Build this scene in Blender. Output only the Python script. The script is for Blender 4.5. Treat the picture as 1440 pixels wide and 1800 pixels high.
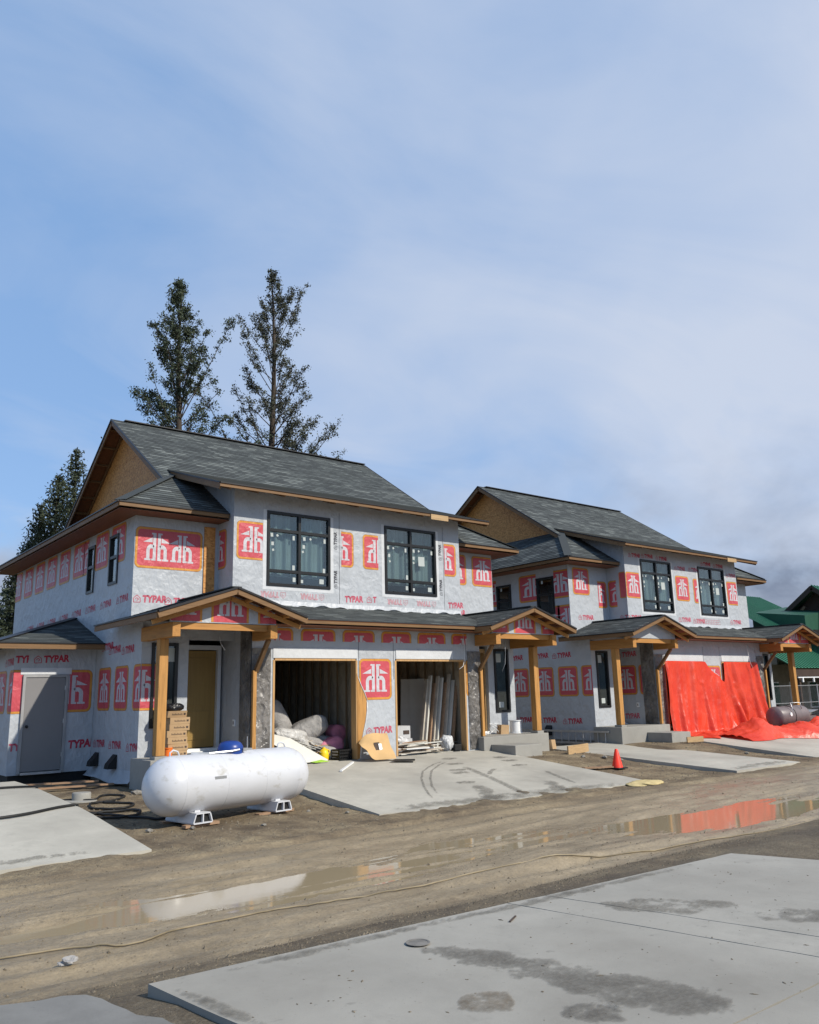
import bpy, bmesh, math, random
import numpy as np
from mathutils import Vector, Matrix

EXPOSURE, SUN_E, SKY_S = 0.48, 3.55, .127
HAZE_F, HAZE_C = .75, (1.5, 2.55, 4.4)
VEIL_A, VEIL_B, VEIL_C = .95, .0, (3.4, 3.8, 4.6)
VOFF, VSIDE, LSIDE, SHOFF = (3.1, 1.7, 0), .36, .08, (1.3, 6.2, 0)
LOWOFF = (4.7, .9, 0)
CLOUD_DARK, CLOUD_LITE = (1.15, 1.4, 1.95), (3.4, 3.8, 4.6)
for o in list(bpy.data.objects): bpy.data.objects.remove(o)
SC = bpy.context.scene
COL = SC.collection
rnd = random.Random(7)
R = math.radians

# ------------------------------------------------------------------ camera, world, sun, exposure
def cam_axes(p, y, r):
    cy, sy, cp, sp = math.cos(y), math.sin(y), math.cos(p), math.sin(p)
    fwd = Vector((sy*cp, cy*cp, sp)); right = Vector((cy, -sy, 0)); up = right.cross(fwd)
    cr, sr = math.cos(r), math.sin(r)
    return cr*right + sr*up, -sr*right + cr*up, fwd
ca, cb, cc = cam_axes(0.21681, 0.67361, -0.024475)
cam = bpy.data.objects.new('camera', bpy.data.cameras.new('camera'))
COL.objects.link(cam)
cam.matrix_world = Matrix(((ca.x, cb.x, -cc.x, 0), (ca.y, cb.y, -cc.y, 0), (ca.z, cb.z, -cc.z, 1.58), (0, 0, 0, 1)))
cam.data.sensor_fit = 'HORIZONTAL'; cam.data.sensor_width = 36; cam.data.lens = 36*1446.78/1440
cam.data.clip_start = .05; cam.data.clip_end = 9000
SC.camera = cam
SC.render.engine = 'CYCLES'
SC.view_settings.view_transform = 'Standard'; SC.view_settings.look = 'None'
SC.view_settings.gamma = 1; SC.view_settings.use_curve_mapping = False
SC.view_settings.exposure = EXPOSURE

KX, TZ = .42, .86                       # sun travels (-KX, 1, -TZ)
sd = Vector((-KX, 1, -TZ)).normalized()
SUN_EL = math.asin(-sd.z); SUN_AZ = math.atan2(-sd.x, -sd.y)   # azimuth of the sun from +y, clockwise
sun = bpy.data.objects.new('sun', bpy.data.lights.new('sun', 'SUN')); COL.objects.link(sun)
sun.rotation_euler = sd.to_track_quat('-Z', 'Y').to_euler()
sun.location = (20, -30, 40)
sun.data.energy = SUN_E; sun.data.angle = R(1.0); sun.data.color = (1, .93, .81)

W = bpy.data.worlds.new('World'); SC.world = W; W.use_nodes = True
nt = W.node_tree; nt.nodes.clear()
def N(nt, t, **k):
    n = nt.nodes.new(t)
    for a, b in k.items(): setattr(n, a, b)
    return n
def math_(nt, op, a, b=None, c=None, clamp=False):
    n = N(nt, 'ShaderNodeMath', operation=op, use_clamp=clamp)
    for i, v in enumerate((a, b, c)):
        if v is None: continue
        if isinstance(v, (int, float)): n.inputs[i].default_value = v
        else: nt.links.new(v, n.inputs[i])
    return n.outputs[0]
def ramp(nt, fac, stops):
    n = N(nt, 'ShaderNodeValToRGB'); e = n.color_ramp.elements
    while len(e) < len(stops): e.new(.5)
    for i, (p, c) in enumerate(stops):
        e[i].position = p; e[i].color = c if len(c) == 4 else (*c, 1)
    nt.links.new(fac, n.inputs[0]); return n.outputs[0]
def mixc(nt, f, a, b, mode='MIX'):
    n = N(nt, 'ShaderNodeMix', data_type='RGBA', blend_type=mode)
    for s, v in ((0, f), (6, a), (7, b)):
        if hasattr(v, 'links') or hasattr(v, 'is_linked'): nt.links.new(v, n.inputs[s])
        else: n.inputs[s].default_value = v if s == 0 else ((*v, 1) if len(v) == 3 else v)
    return n.outputs[2]
sky = N(nt, 'ShaderNodeTexSky', sky_type='NISHITA', sun_disc=False, sun_elevation=SUN_EL, sun_rotation=SUN_AZ, altitude=600, air_density=1.0, dust_density=.15, ozone_density=1.6)
tc = N(nt, 'ShaderNodeTexCoord')
sep = N(nt, 'ShaderNodeSeparateXYZ'); nt.links.new(tc.outputs['Generated'], sep.inputs[0])
zz = math_(nt, 'MAXIMUM', sep.outputs[2], 0.0)
den = math_(nt, 'ADD', zz, .16)
cx_ = math_(nt, 'DIVIDE', sep.outputs[0], den); cy_ = math_(nt, 'DIVIDE', sep.outputs[1], den)
comb = N(nt, 'ShaderNodeCombineXYZ'); nt.links.new(cx_, comb.inputs[0]); nt.links.new(cy_, comb.inputs[1])
def wnoise(scale, detail, dist=0, off=(0, 0, 0), sc=(1, 1, 1)):
    mp = N(nt, 'ShaderNodeMapping'); mp.inputs['Location'].default_value = off; mp.inputs['Scale'].default_value = sc
    nt.links.new(comb.outputs[0], mp.inputs[0])
    n = N(nt, 'ShaderNodeTexNoise'); n.inputs['Scale'].default_value = scale; n.inputs['Detail'].default_value = detail
    n.inputs['Distortion'].default_value = dist; n.inputs['Roughness'].default_value = .55
    nt.links.new(mp.outputs[0], n.inputs[0]); return n.outputs[0]
def dnoise(scale, detail, dist=0, off=(0, 0, 0), sc=(1, 1, 1)):
    mp = N(nt, 'ShaderNodeMapping'); mp.inputs['Location'].default_value = off; mp.inputs['Scale'].default_value = sc
    nt.links.new(tc.outputs['Generated'], mp.inputs[0])
    n = N(nt, 'ShaderNodeTexNoise'); n.inputs['Scale'].default_value = scale; n.inputs['Detail'].default_value = detail
    n.inputs['Distortion'].default_value = dist; n.inputs['Roughness'].default_value = .55
    nt.links.new(mp.outputs[0], n.inputs[0]); return n.outputs[0]
side = math_(nt, 'MULTIPLY_ADD', sep.outputs[0], .9, math_(nt, 'MULTIPLY', sep.outputs[1], -.10))   # the high haze thickens towards one quarter of the sky
vn = math_(nt, 'MULTIPLY_ADD', side, VSIDE, math_(nt, 'MULTIPLY_ADD', wnoise(1.1, 7, .9, (2, 5, 0), (.8, 1.5, 1)), .55, math_(nt, 'MULTIPLY', dnoise(1.6, 4, .4, VOFF), .45)))
veil = ramp(nt, vn, [(.46, (0, 0, 0)), (.84, (1, 1, 1))])
veil = math_(nt, 'MULTIPLY_ADD', veil, VEIL_A, VEIL_B)
low = ramp(nt, math_(nt, 'MULTIPLY_ADD', side, LSIDE, dnoise(3.4, 7, .2, LOWOFF, (1, 1, 1.7))), [(.43, (0, 0, 0)), (.56, (1, 1, 1))])
lowm = ramp(nt, math_(nt, 'MULTIPLY_ADD', dnoise(4, 4, 0, (7, 3, 0)), .16, sep.outputs[2]), [(.22, (1, 1, 1)), (.38, (0, 0, 0))])
lowf = math_(nt, 'MULTIPLY', low, lowm)
shade = ramp(nt, math_(nt, 'MULTIPLY_ADD', sep.outputs[2], 1.0, dnoise(5.5, 6, .3, SHOFF, (1, 1, 1.6))), [(.46, CLOUD_DARK), (.82, CLOUD_LITE)])
c0 = mixc(nt, HAZE_F, sky.outputs[0], HAZE_C)      # even thin haze over the whole sky
c1 = mixc(nt, veil, c0, VEIL_C)
c2 = mixc(nt, math_(nt, 'MULTIPLY', lowf, .9), c1, shade)
bg = N(nt, 'ShaderNodeBackground'); bg.inputs[1].default_value = SKY_S
nt.links.new(c2, bg.inputs[0])
wo = N(nt, 'ShaderNodeOutputWorld'); nt.links.new(bg.outputs[0], wo.inputs[0])

# ------------------------------------------------------------------ mesh helpers
class MB:
    def __init__(s): s.v = []; s.f = []; s.m = []; s.uv = []
    def face(s, pts, m=0, uv=None):
        i = len(s.v); s.v += [tuple(p) for p in pts]; s.f.append(tuple(range(i, i+len(pts)))); s.m.append(m); s.uv.append(uv)
    def mesh(s, vs, fs, m=0):
        i = len(s.v); s.v += [tuple(p) for p in vs]
        for f in fs: s.f.append(tuple(i+k for k in f)); s.m.append(m); s.uv.append(None)
    def box(s, x0, x1, y0, y1, z0, z1, m=0):
        s.hexa([(x0, y0, z0), (x1, y0, z0), (x1, y1, z0), (x0, y1, z0), (x0, y0, z1), (x1, y0, z1), (x1, y1, z1), (x0, y1, z1)], m)
    def hexa(s, p, m=0):
        s.mesh(p, [(0, 3, 2, 1), (4, 5, 6, 7), (0, 1, 5, 4), (1, 2, 6, 5), (2, 3, 7, 6), (3, 0, 4, 7)], m)
    def fbox(s, F, u0, u1, v0, v1, d0, d1, m=0):
        s.hexa([F(u0, v0, d0), F(u1, v0, d0), F(u1, v1, d0), F(u0, v1, d0), F(u0, v0, d1), F(u1, v0, d1), F(u1, v1, d1), F(u0, v1, d1)], m)
    def beam(s, p0, p1, w, h, up=(0, 0, 1), m=0):
        p0 = Vector(p0); p1 = Vector(p1); t = (p1-p0).normalized(); u = Vector(up)
        side = t.cross(u).normalized(); u = side.cross(t).normalized()
        a = side*w/2; b = u*h/2
        s.hexa([p0-a-b, p0+a-b, p1+a-b, p1-a-b, p0-a+b, p0+a+b, p1+a+b, p1-a+b], m)
    def prism(s, poly, vec, m=0):                       # polygon (3-D points) extruded by vec
        n = len(poly); a = [Vector(p) for p in poly]; vec = Vector(vec); b = [p+vec for p in a]
        s.mesh(a+b, [tuple(range(n-1, -1, -1)), tuple(range(n, 2*n))] + [(i, (i+1) % n, n+(i+1) % n, n+i) for i in range(n)], m)
    def tube(s, path, rad, seg=8, m=0, caps=True):
        P = [Vector(p) for p in path]; n = len(P); rs = rad if isinstance(rad, (list, tuple)) else [rad]*n
        vs = []; up = None
        for i in range(n):
            t = (P[min(i+1, n-1)]-P[max(i-1, 0)]).normalized()
            if up is None: up = t.orthogonal().normalized()
            up = (up - t*up.dot(t)).normalized(); sd_ = t.cross(up)
            for k in range(seg):
                a = 2*math.pi*k/seg; vs.append(P[i]+(up*math.cos(a)+sd_*math.sin(a))*rs[i])
        fs = [(i*seg+k, i*seg+(k+1) % seg, (i+1)*seg+(k+1) % seg, (i+1)*seg+k) for i in range(n-1) for k in range(seg)]
        if caps: fs += [tuple(range(seg-1, -1, -1)), tuple((n-1)*seg+k for k in range(seg))]
        s.mesh(vs, fs, m)
    def lathe(s, prof, o, axis=(0, 0, 1), seg=24, m=0, a0=0, a1=2*math.pi):   # prof: (radius, height)
        ax = Vector(axis).normalized(); u = ax.orthogonal().normalized()
        if abs(ax.z) < .9: u = (Vector((0, 0, 1)) - ax*ax.z).normalized()
        w = ax.cross(u); o = Vector(o); full = abs(a1-a0-2*math.pi) < 1e-6; ns = seg if full else seg+1
        vs = [o+ax*h+(u*math.cos(a0+(a1-a0)*k/seg)+w*math.sin(a0+(a1-a0)*k/seg))*r for r, h in prof for k in range(ns)]
        fs = [(i*ns+k, i*ns+(k+1) % ns, (i+1)*ns+(k+1) % ns, (i+1)*ns+k) for i in range(len(prof)-1) for k in range(seg)]
        s.mesh(vs, fs, m)
ROOT = {}
def obj(name, mb, mats, parent=None, smooth=False, solid=True, label=None, bevel=0):
    v = np.array(mb.v, float); c = (v.min(0)+v.max(0))/2
    if parent is None: c[2] = v[:, 2].min()
    me = bpy.data.meshes.new(name); me.from_pydata((v-c).tolist(), [], mb.f)
    mats = mats if isinstance(mats, (list, tuple)) else [mats]
    for m in mats: me.materials.append(m)
    if len(mats) > 1: me.polygons.foreach_set('material_index', mb.m)
    if any(u is not None for u in mb.uv):
        ul = me.uv_layers.new(name='UVMap'); flat = []
        for f, u in zip(mb.f, mb.uv): flat += [q for p in (u if u else [(0, 0)]*len(f)) for q in p]
        ul.data.foreach_set('uv', flat)
    if solid:
        bm = bmesh.new(); bm.from_mesh(me)
        bmesh.ops.recalc_face_normals(bm, faces=bm.faces)
        bm.to_mesh(me); bm.free()
    if smooth:
        me.polygons.foreach_set('use_smooth', [True]*len(me.polygons))
        if smooth == 'auto':
            try: me.set_sharp_from_angle(angle=R(40))
            except Exception: pass
    me.update()
    o = bpy.data.objects.new(name, me); COL.objects.link(o); o.location = c
    if bevel:
        b = o.modifiers.new('bevel', 'BEVEL'); b.width = bevel; b.segments = 2; b.limit_method = 'ANGLE'
    ROOT[o.name] = Vector(c)
    if parent is not None:
        o.parent = parent
        pc = ROOT[parent.name]
        o.location = Vector(c)-pc
    if label: o['label'] = label
    return o
def thing(name, label, cat, loc, group=None):
    o = bpy.data.objects.new(name, None); COL.objects.link(o); o.location = loc; o.empty_display_size = .2
    ROOT[o.name] = Vector(loc); o['label'] = label; o['category'] = cat
    if group: o['group'] = group
    return o
def tag(o, label=None, cat=None, group=None, kind=None):
    if label: o['label'] = label
    if cat: o['category'] = cat
    if group: o['group'] = group
    if kind: o['kind'] = kind
    return o
def clip(poly, a, b, c):                                # keep a*x+b*y <= c
    out = []
    for i in range(len(poly)):
        p, q = poly[i], poly[(i+1) % len(poly)]
        dp = a*p[0]+b*p[1]-c; dq = a*q[0]+b*q[1]-c
        if dp <= 0: out.append(p)
        if (dp < 0 < dq) or (dq < 0 < dp):
            t = dp/(dp-dq); out.append((p[0]+(q[0]-p[0])*t, p[1]+(q[1]-p[1])*t))
    return out
def cliprect(poly, r):
    if r is None: return poly
    for a, b, c in ((-1, 0, -r[0]), (1, 0, r[1]), (0, -1, -r[2]), (0, 1, r[3])):
        poly = clip(poly, a, b, c)
        if len(poly) < 3: return []
    return poly
def FR(Y): return lambda u, v, d: (u, Y-d, v)           # plane facing the road
def FL(X): return lambda u, v, d: (X-d, -u, v)          # plane facing -x, u = -y
# numpy value noise
_rs = np.random.RandomState(3); _T = _rs.rand(256, 256)
def vnoise(x, y):
    xi = np.floor(x).astype(int); yi = np.floor(y).astype(int); fx = x-xi; fy = y-yi
    fx = fx*fx*(3-2*fx); fy = fy*fy*(3-2*fy)
    g = lambda i, j: _T[i % 256, j % 256]
    return (g(xi, yi)*(1-fx)+g(xi+1, yi)*fx)*(1-fy)+(g(xi, yi+1)*(1-fx)+g(xi+1, yi+1)*fx)*fy
def fbm(x, y, o=4):
    s = 0; a = .5
    for k in range(o): s = s+a*(vnoise(x*2**k+17.3*k, y*2**k+5.1*k)-.5); a *= .5
    return s

# ------------------------------------------------------------------ materials
MATS = {}
def newmat(name):
    m = bpy.data.materials.new(name); m.use_nodes = True; nt = m.node_tree
    return m, nt, nt.nodes['Principled BSDF']
def noise(nt, vec, scale, detail=4, rough=.5, dist=0, typ=None):
    n = N(nt, 'ShaderNodeTexNoise')
    if typ: n.noise_type = typ
    n.inputs['Scale'].default_value = scale; n.inputs['Detail'].default_value = detail
    n.inputs['Roughness'].default_value = rough; n.inputs['Distortion'].default_value = dist
    if vec is not None: nt.links.new(vec, n.inputs['Vector'])
    return n.outputs[0]
def coords(nt, kind='Object', scale=(1, 1, 1)):
    if kind == 'World': s = N(nt, 'ShaderNodeNewGeometry').outputs['Position']
    else: s = N(nt, 'ShaderNodeTexCoord').outputs[kind]
    mp = N(nt, 'ShaderNodeMapping'); mp.inputs['Scale'].default_value = scale
    nt.links.new(s, mp.inputs[0]); return mp.outputs[0]
def bump(nt, bsdf, h, strength, dist=.01, normal=None):
    b = N(nt, 'ShaderNodeBump'); b.inputs['Strength'].default_value = strength; b.inputs['Distance'].default_value = dist
    nt.links.new(h, b.inputs['Height'])
    if normal is not None: nt.links.new(normal, b.inputs['Normal'])
    if bsdf is not None: nt.links.new(b.outputs[0], bsdf.inputs['Normal'])
    return b.outputs[0]
def M(name, col, rough=.6, spec=.35, var=.15, vs=3, bp=0, bs=30, metal=0, dirt=None, stretch=(1, 1, 1), kind='Object'):
    m, nt, b = newmat(name); v = coords(nt, kind, stretch)
    f = noise(nt, v, vs, 6, .6)
    lo = tuple(max(0, c*(1-var)) for c in col); hi = tuple(c*(1+var) for c in col)
    c = ramp(nt, f, [(.3, lo), (.7, hi)])
    if dirt:
        f2 = ramp(nt, noise(nt, v, dirt[1], 6, .65), [(dirt[2], (0, 0, 0)), (dirt[2]+.15, (1, 1, 1))])
        c = mixc(nt, f2, c, dirt[0])
    nt.links.new(c, b.inputs['Base Color'])
    b.inputs['Roughness'].default_value = rough; b.inputs['Specular IOR Level'].default_value = spec; b.inputs['Metallic'].default_value = metal
    if bp: bump(nt, b, noise(nt, v, bs, 5, .6), bp, .01)
    MATS[name] = m; return m
def wrinkled(name, col, rough=.42, amt=1.0, var=.06, transl=0):
    m, nt, b = newmat(name); v = coords(nt, 'World')
    f = noise(nt, v, 2.2, 5, .6)
    c = ramp(nt, f, [(.3, tuple(x*(1-var) for x in col)), (.7, tuple(x*(1+var) for x in col))])
    nt.links.new(c, b.inputs['Base Color']); b.inputs['Roughness'].default_value = rough; b.inputs['Specular IOR Level'].default_value = .4
    n1 = noise(nt, v, 2.6, 5, .62, 1.2, 'RIDGED_MULTIFRACTAL')
    n2 = noise(nt, coords(nt, 'World', (1, 1, .45)), 5.5, 4, .6, .8)
    nd = N(nt, 'ShaderNodeTexNoise'); nd.inputs['Scale'].default_value = 2.5; nt.links.new(v, nd.inputs['Vector'])
    va = N(nt, 'ShaderNodeVectorMath', operation='MULTIPLY_ADD'); va.inputs[1].default_value = (.35, .35, .35); nt.links.new(nd.outputs['Color'], va.inputs[0]); nt.links.new(v, va.inputs[2])
    hs = []
    for sc_, wt in ((3.2, .55), (7.5, .28)):
        vo = N(nt, 'ShaderNodeTexVoronoi'); vo.inputs['Scale'].default_value = sc_; nt.links.new(va.outputs[0], vo.inputs['Vector']); hs.append(math_(nt, 'MULTIPLY', vo.outputs['Distance'], wt))
    h = math_(nt, 'ADD', math_(nt, 'ADD', math_(nt, 'MULTIPLY', n1, .25), n2), math_(nt, 'ADD', hs[0], hs[1]))
    bump(nt, b, h, .40*amt, .075)
    MATS[name] = m; return m
wrap = wrinkled('house_wrap', (.405, .428, .455))
pr_red = wrinkled('print_red', (.50, .075, .095)); pr_yel = wrinkled('print_yellow', (.55, .24, .04))
pr_wht = wrinkled('print_white', (.50, .49, .52)); pr_txt = wrinkled('print_text_red', (.46, .085, .125)); pr_blk = wrinkled('print_black', (.05, .05, .06))
pr_txd = wrinkled('print_text_dark', (.42, .03, .06))
pr_fade = wrinkled('print_text_faded', (.47, .26, .29))
paper = wrinkled('building_paper', (.155, .145, .135), .3, 3.2, .55)
tape = wrinkled('white_flashing', (.56, .575, .59), .3, .5)

def wood(name, col, var=.22, rough=.55, along='x', knots=True):
    m, nt, b = newmat(name)
    sc = {'x': (.6, 9, 9), 'y': (9, .6, 9), 'z': (9, 9, .6)}[along]
    v = coords(nt, 'World', sc); f = noise(nt, v, 2.2, 6, .6, .6)
    c = ramp(nt, f, [(.28, tuple(x*(1-var*1.5) for x in col)), (.5, col), (.75, tuple(min(1, x*(1+var)) for x in col))])
    f2 = noise(nt, coords(nt, 'World'), 1.4, 3)
    c = mixc(nt, math_(nt, 'MULTIPLY', f2, .5), c, tuple(x*.72 for x in col), 'MIX')
    nt.links.new(c, b.inputs['Base Color']); b.inputs['Roughness'].default_value = rough; b.inputs['Specular IOR Level'].default_value = .3
    bump(nt, b, f, .25, .004)
    MATS[name] = m; return m
timber_y = wood('stained_timber_y', (.44, .215, .062), along='y'); timber_z = wood('stained_timber_z', (.47, .24, .072), .35, along='z')
timber_x = wood('stained_timber_x', (.44, .215, .062), along='x')
fascia_x = wood('fascia_x', (.20, .112, .05), along='x'); fascia_y = wood('fascia_y', (.20, .112, .05), along='y')
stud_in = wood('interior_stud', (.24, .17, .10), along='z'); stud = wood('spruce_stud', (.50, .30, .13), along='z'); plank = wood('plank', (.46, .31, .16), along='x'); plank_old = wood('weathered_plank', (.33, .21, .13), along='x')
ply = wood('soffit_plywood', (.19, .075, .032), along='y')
doorwood = wood('door_wood', (.30, .19, .06), .12, .4, 'z')
def osbmat():
    m, nt, b = newmat('osb'); v = coords(nt, 'World', (1, 1.0, 1.6))
    vo = N(nt, 'ShaderNodeTexVoronoi'); vo.inputs['Scale'].default_value = 16; vo.inputs['Randomness'].default_value = 1
    mp = noise(nt, v, 3, 4)
    nt.links.new(v, vo.inputs['Vector'])
    sp = N(nt, 'ShaderNodeSeparateColor'); nt.links.new(vo.outputs['Color'], sp.inputs[0])
    c = ramp(nt, sp.outputs[0], [(.0, (.31, .13, .03)), (.5, (.52, .235, .06)), (1, (.68, .35, .105))])
    c = mixc(nt, math_(nt, 'MULTIPLY', mp, .6), c, (.44, .19, .045))
    nt.links.new(c, b.inputs['Base Color']); b.inputs['Roughness'].default_value = .6
    bump(nt, b, sp.outputs[0], .3, .004); MATS['osb'] = m; return m
osb = osbmat()
def shinglemat():
    m, nt, b = newmat('asphalt_shingle'); uv = N(nt, 'ShaderNodeTexCoord').outputs['UV']
    def brick(w, h, off, bias):
        n = N(nt, 'ShaderNodeTexBrick'); n.offset = off; n.inputs['Scale'].default_value = 1; n.inputs['Brick Width'].default_value = w; n.inputs['Row Height'].default_value = h
        n.inputs['Mortar Size'].default_value = .004; n.inputs['Mortar Smooth'].default_value = .2; n.inputs['Bias'].default_value = bias
        n.inputs['Color1'].default_value = (0, 0, 0, 1); n.inputs['Color2'].default_value = (1, 1, 1, 1); n.inputs['Mortar'].default_value = (.1, .1, .1, 1)
        nt.links.new(uv, n.inputs['Vector']); return n.outputs['Color']
    a = brick(.31, .143, .37, 0); g = brick(.83, .143, .21, -.1)
    s = math_(nt, 'ADD', math_(nt, 'MULTIPLY', a, .6), math_(nt, 'MULTIPLY', g, .4))
    c = ramp(nt, s, [(0, (.014, .018, .019)), (.40, (.048, .057, .057)), (.62, (.088, .102, .099)), (1, (.215, .235, .222))])
    gr = noise(nt, uv, 220, 2, .7)
    big = noise(nt, uv, .6, 5, .6)
    c = mixc(nt, math_(nt, 'MULTIPLY', gr, .3), c, (.16, .17, .167))
    c = mixc(nt, math_(nt, 'MULTIPLY', big, .35), c, (.075, .08, .085))
    nt.links.new(c, b.inputs['Base Color']); b.inputs['Roughness'].default_value = .85; b.inputs['Specular IOR Level'].default_value = .25
    n1 = bump(nt, None, gr, .5, .003); bump(nt, b, s, .8, .010, n1)
    MATS['shingle'] = m; return m
shingle = shinglemat()
black = M('black_vinyl', (.012, .013, .014), .35, .4, .1)
blackm = M('black_rubber', (.015, .015, .015), .55, .3, .2)
drip = M('dark_drip_edge', (.02, .02, .022), .4)
whitep = M('white_plastic', (.75, .76, .76), .4, .4, .05)
stick = M('paper_sticker', (.42, .46, .45), .7, .2, .05)
def glassmat():
    m = bpy.data.materials.new('window_glass'); m.use_nodes = True; nt = m.node_tree; nt.nodes.clear()
    o = N(nt, 'ShaderNodeOutputMaterial'); t = N(nt, 'ShaderNodeBsdfTransparent'); g = N(nt, 'ShaderNodeBsdfGlossy')
    t.inputs[0].default_value = (.84, .90, .89, 1); g.inputs['Roughness'].default_value = .02; g.inputs['Color'].default_value = (.9, .95, .95, 1)
    f = N(nt, 'ShaderNodeLayerWeight'); f.inputs[0].default_value = .5
    fm = math_(nt, 'MULTIPLY_ADD', math_(nt, 'POWER', f.outputs['Facing'], 4.0), .9, .09, True)
    mx = N(nt, 'ShaderNodeMixShader'); nt.links.new(fm, mx.inputs[0]); nt.links.new(t.outputs[0], mx.inputs[1]); nt.links.new(g.outputs[0], mx.inputs[2])
    nt.links.new(mx.outputs[0], o.inputs[0]); MATS['glass'] = m; return m
glass = glassmat()
sheet = M('poly_sheet', (.17, .205, .21), .4, .4, .2, 2, 0, 30, stretch=(6, 6, .5))
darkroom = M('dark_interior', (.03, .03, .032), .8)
def concretemat(name, col, stain=(.20, .185, .16), amt=.6, wet=None):
    m, nt, b = newmat(name); v = coords(nt, 'World')
    f1 = noise(nt, v, .5, 6, .6); f2 = noise(nt, v, 3.3, 8, .7); f3 = noise(nt, v, 70, 3, .7)
    c = ramp(nt, f2, [(.28, tuple(x*.76 for x in col)), (.72, tuple(x*1.12 for x in col))])
    c = mixc(nt, math_(nt, 'MULTIPLY', f3, .25), c, tuple(x*.72 for x in col))
    st = ramp(nt, math_(nt, 'MULTIPLY_ADD', f2, .45, math_(nt, 'MULTIPLY', f1, .75)), [(.55, (0, 0, 0)), (.76, (1, 1, 1))])
    c = mixc(nt, math_(nt, 'MULTIPLY', st, amt), c, stain)
    sp = ramp(nt, noise(nt, v, 9, 3, .5), [(.70, (0, 0, 0)), (.76, (1, 1, 1))])
    c = mixc(nt, math_(nt, 'MULTIPLY', sp, .5), c, tuple(x*.5 for x in col))
    nt.links.new(c, b.inputs['Base Color']); b.inputs['Roughness'].default_value = .75; b.inputs['Specular IOR Level'].default_value = .3
    fs = noise(nt, v, 34, 5, .75); pk = ramp(nt, fs, [(.645, (0, 0, 0)), (.69, (1, 1, 1))]); c = mixc(nt, math_(nt, 'MULTIPLY', pk, .65), c, tuple(x*.38 for x in col))
    c = mixc(nt, math_(nt, 'MULTIPLY', ramp(nt, noise(nt, coords(nt, 'World', (1.2, .35, 1)), 1.8, 7, .68, .6), [(.52, (0, 0, 0)), (.70, (1, 1, 1))]), .22), c, tuple(x*.62 for x in col))
    nt.links.new(c, b.inputs['Base Color'])
    n1 = bump(nt, None, f3, .25, .003); bump(nt, b, f2, .2, .01, n1)
    MATS[name] = m; return m
concrete = concretemat('concrete', (.47, .445, .38)); concrete_fg_shade = concretemat('concrete_painted_shade', (.345, .328, .288), (.19, .177, .152), .7)  # foreground slab's shade is put into this darker grey; sun falls on it
concrete_wall = concretemat('cast_concrete', (.33, .32, .29), (.2, .19, .17), .5)
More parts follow.
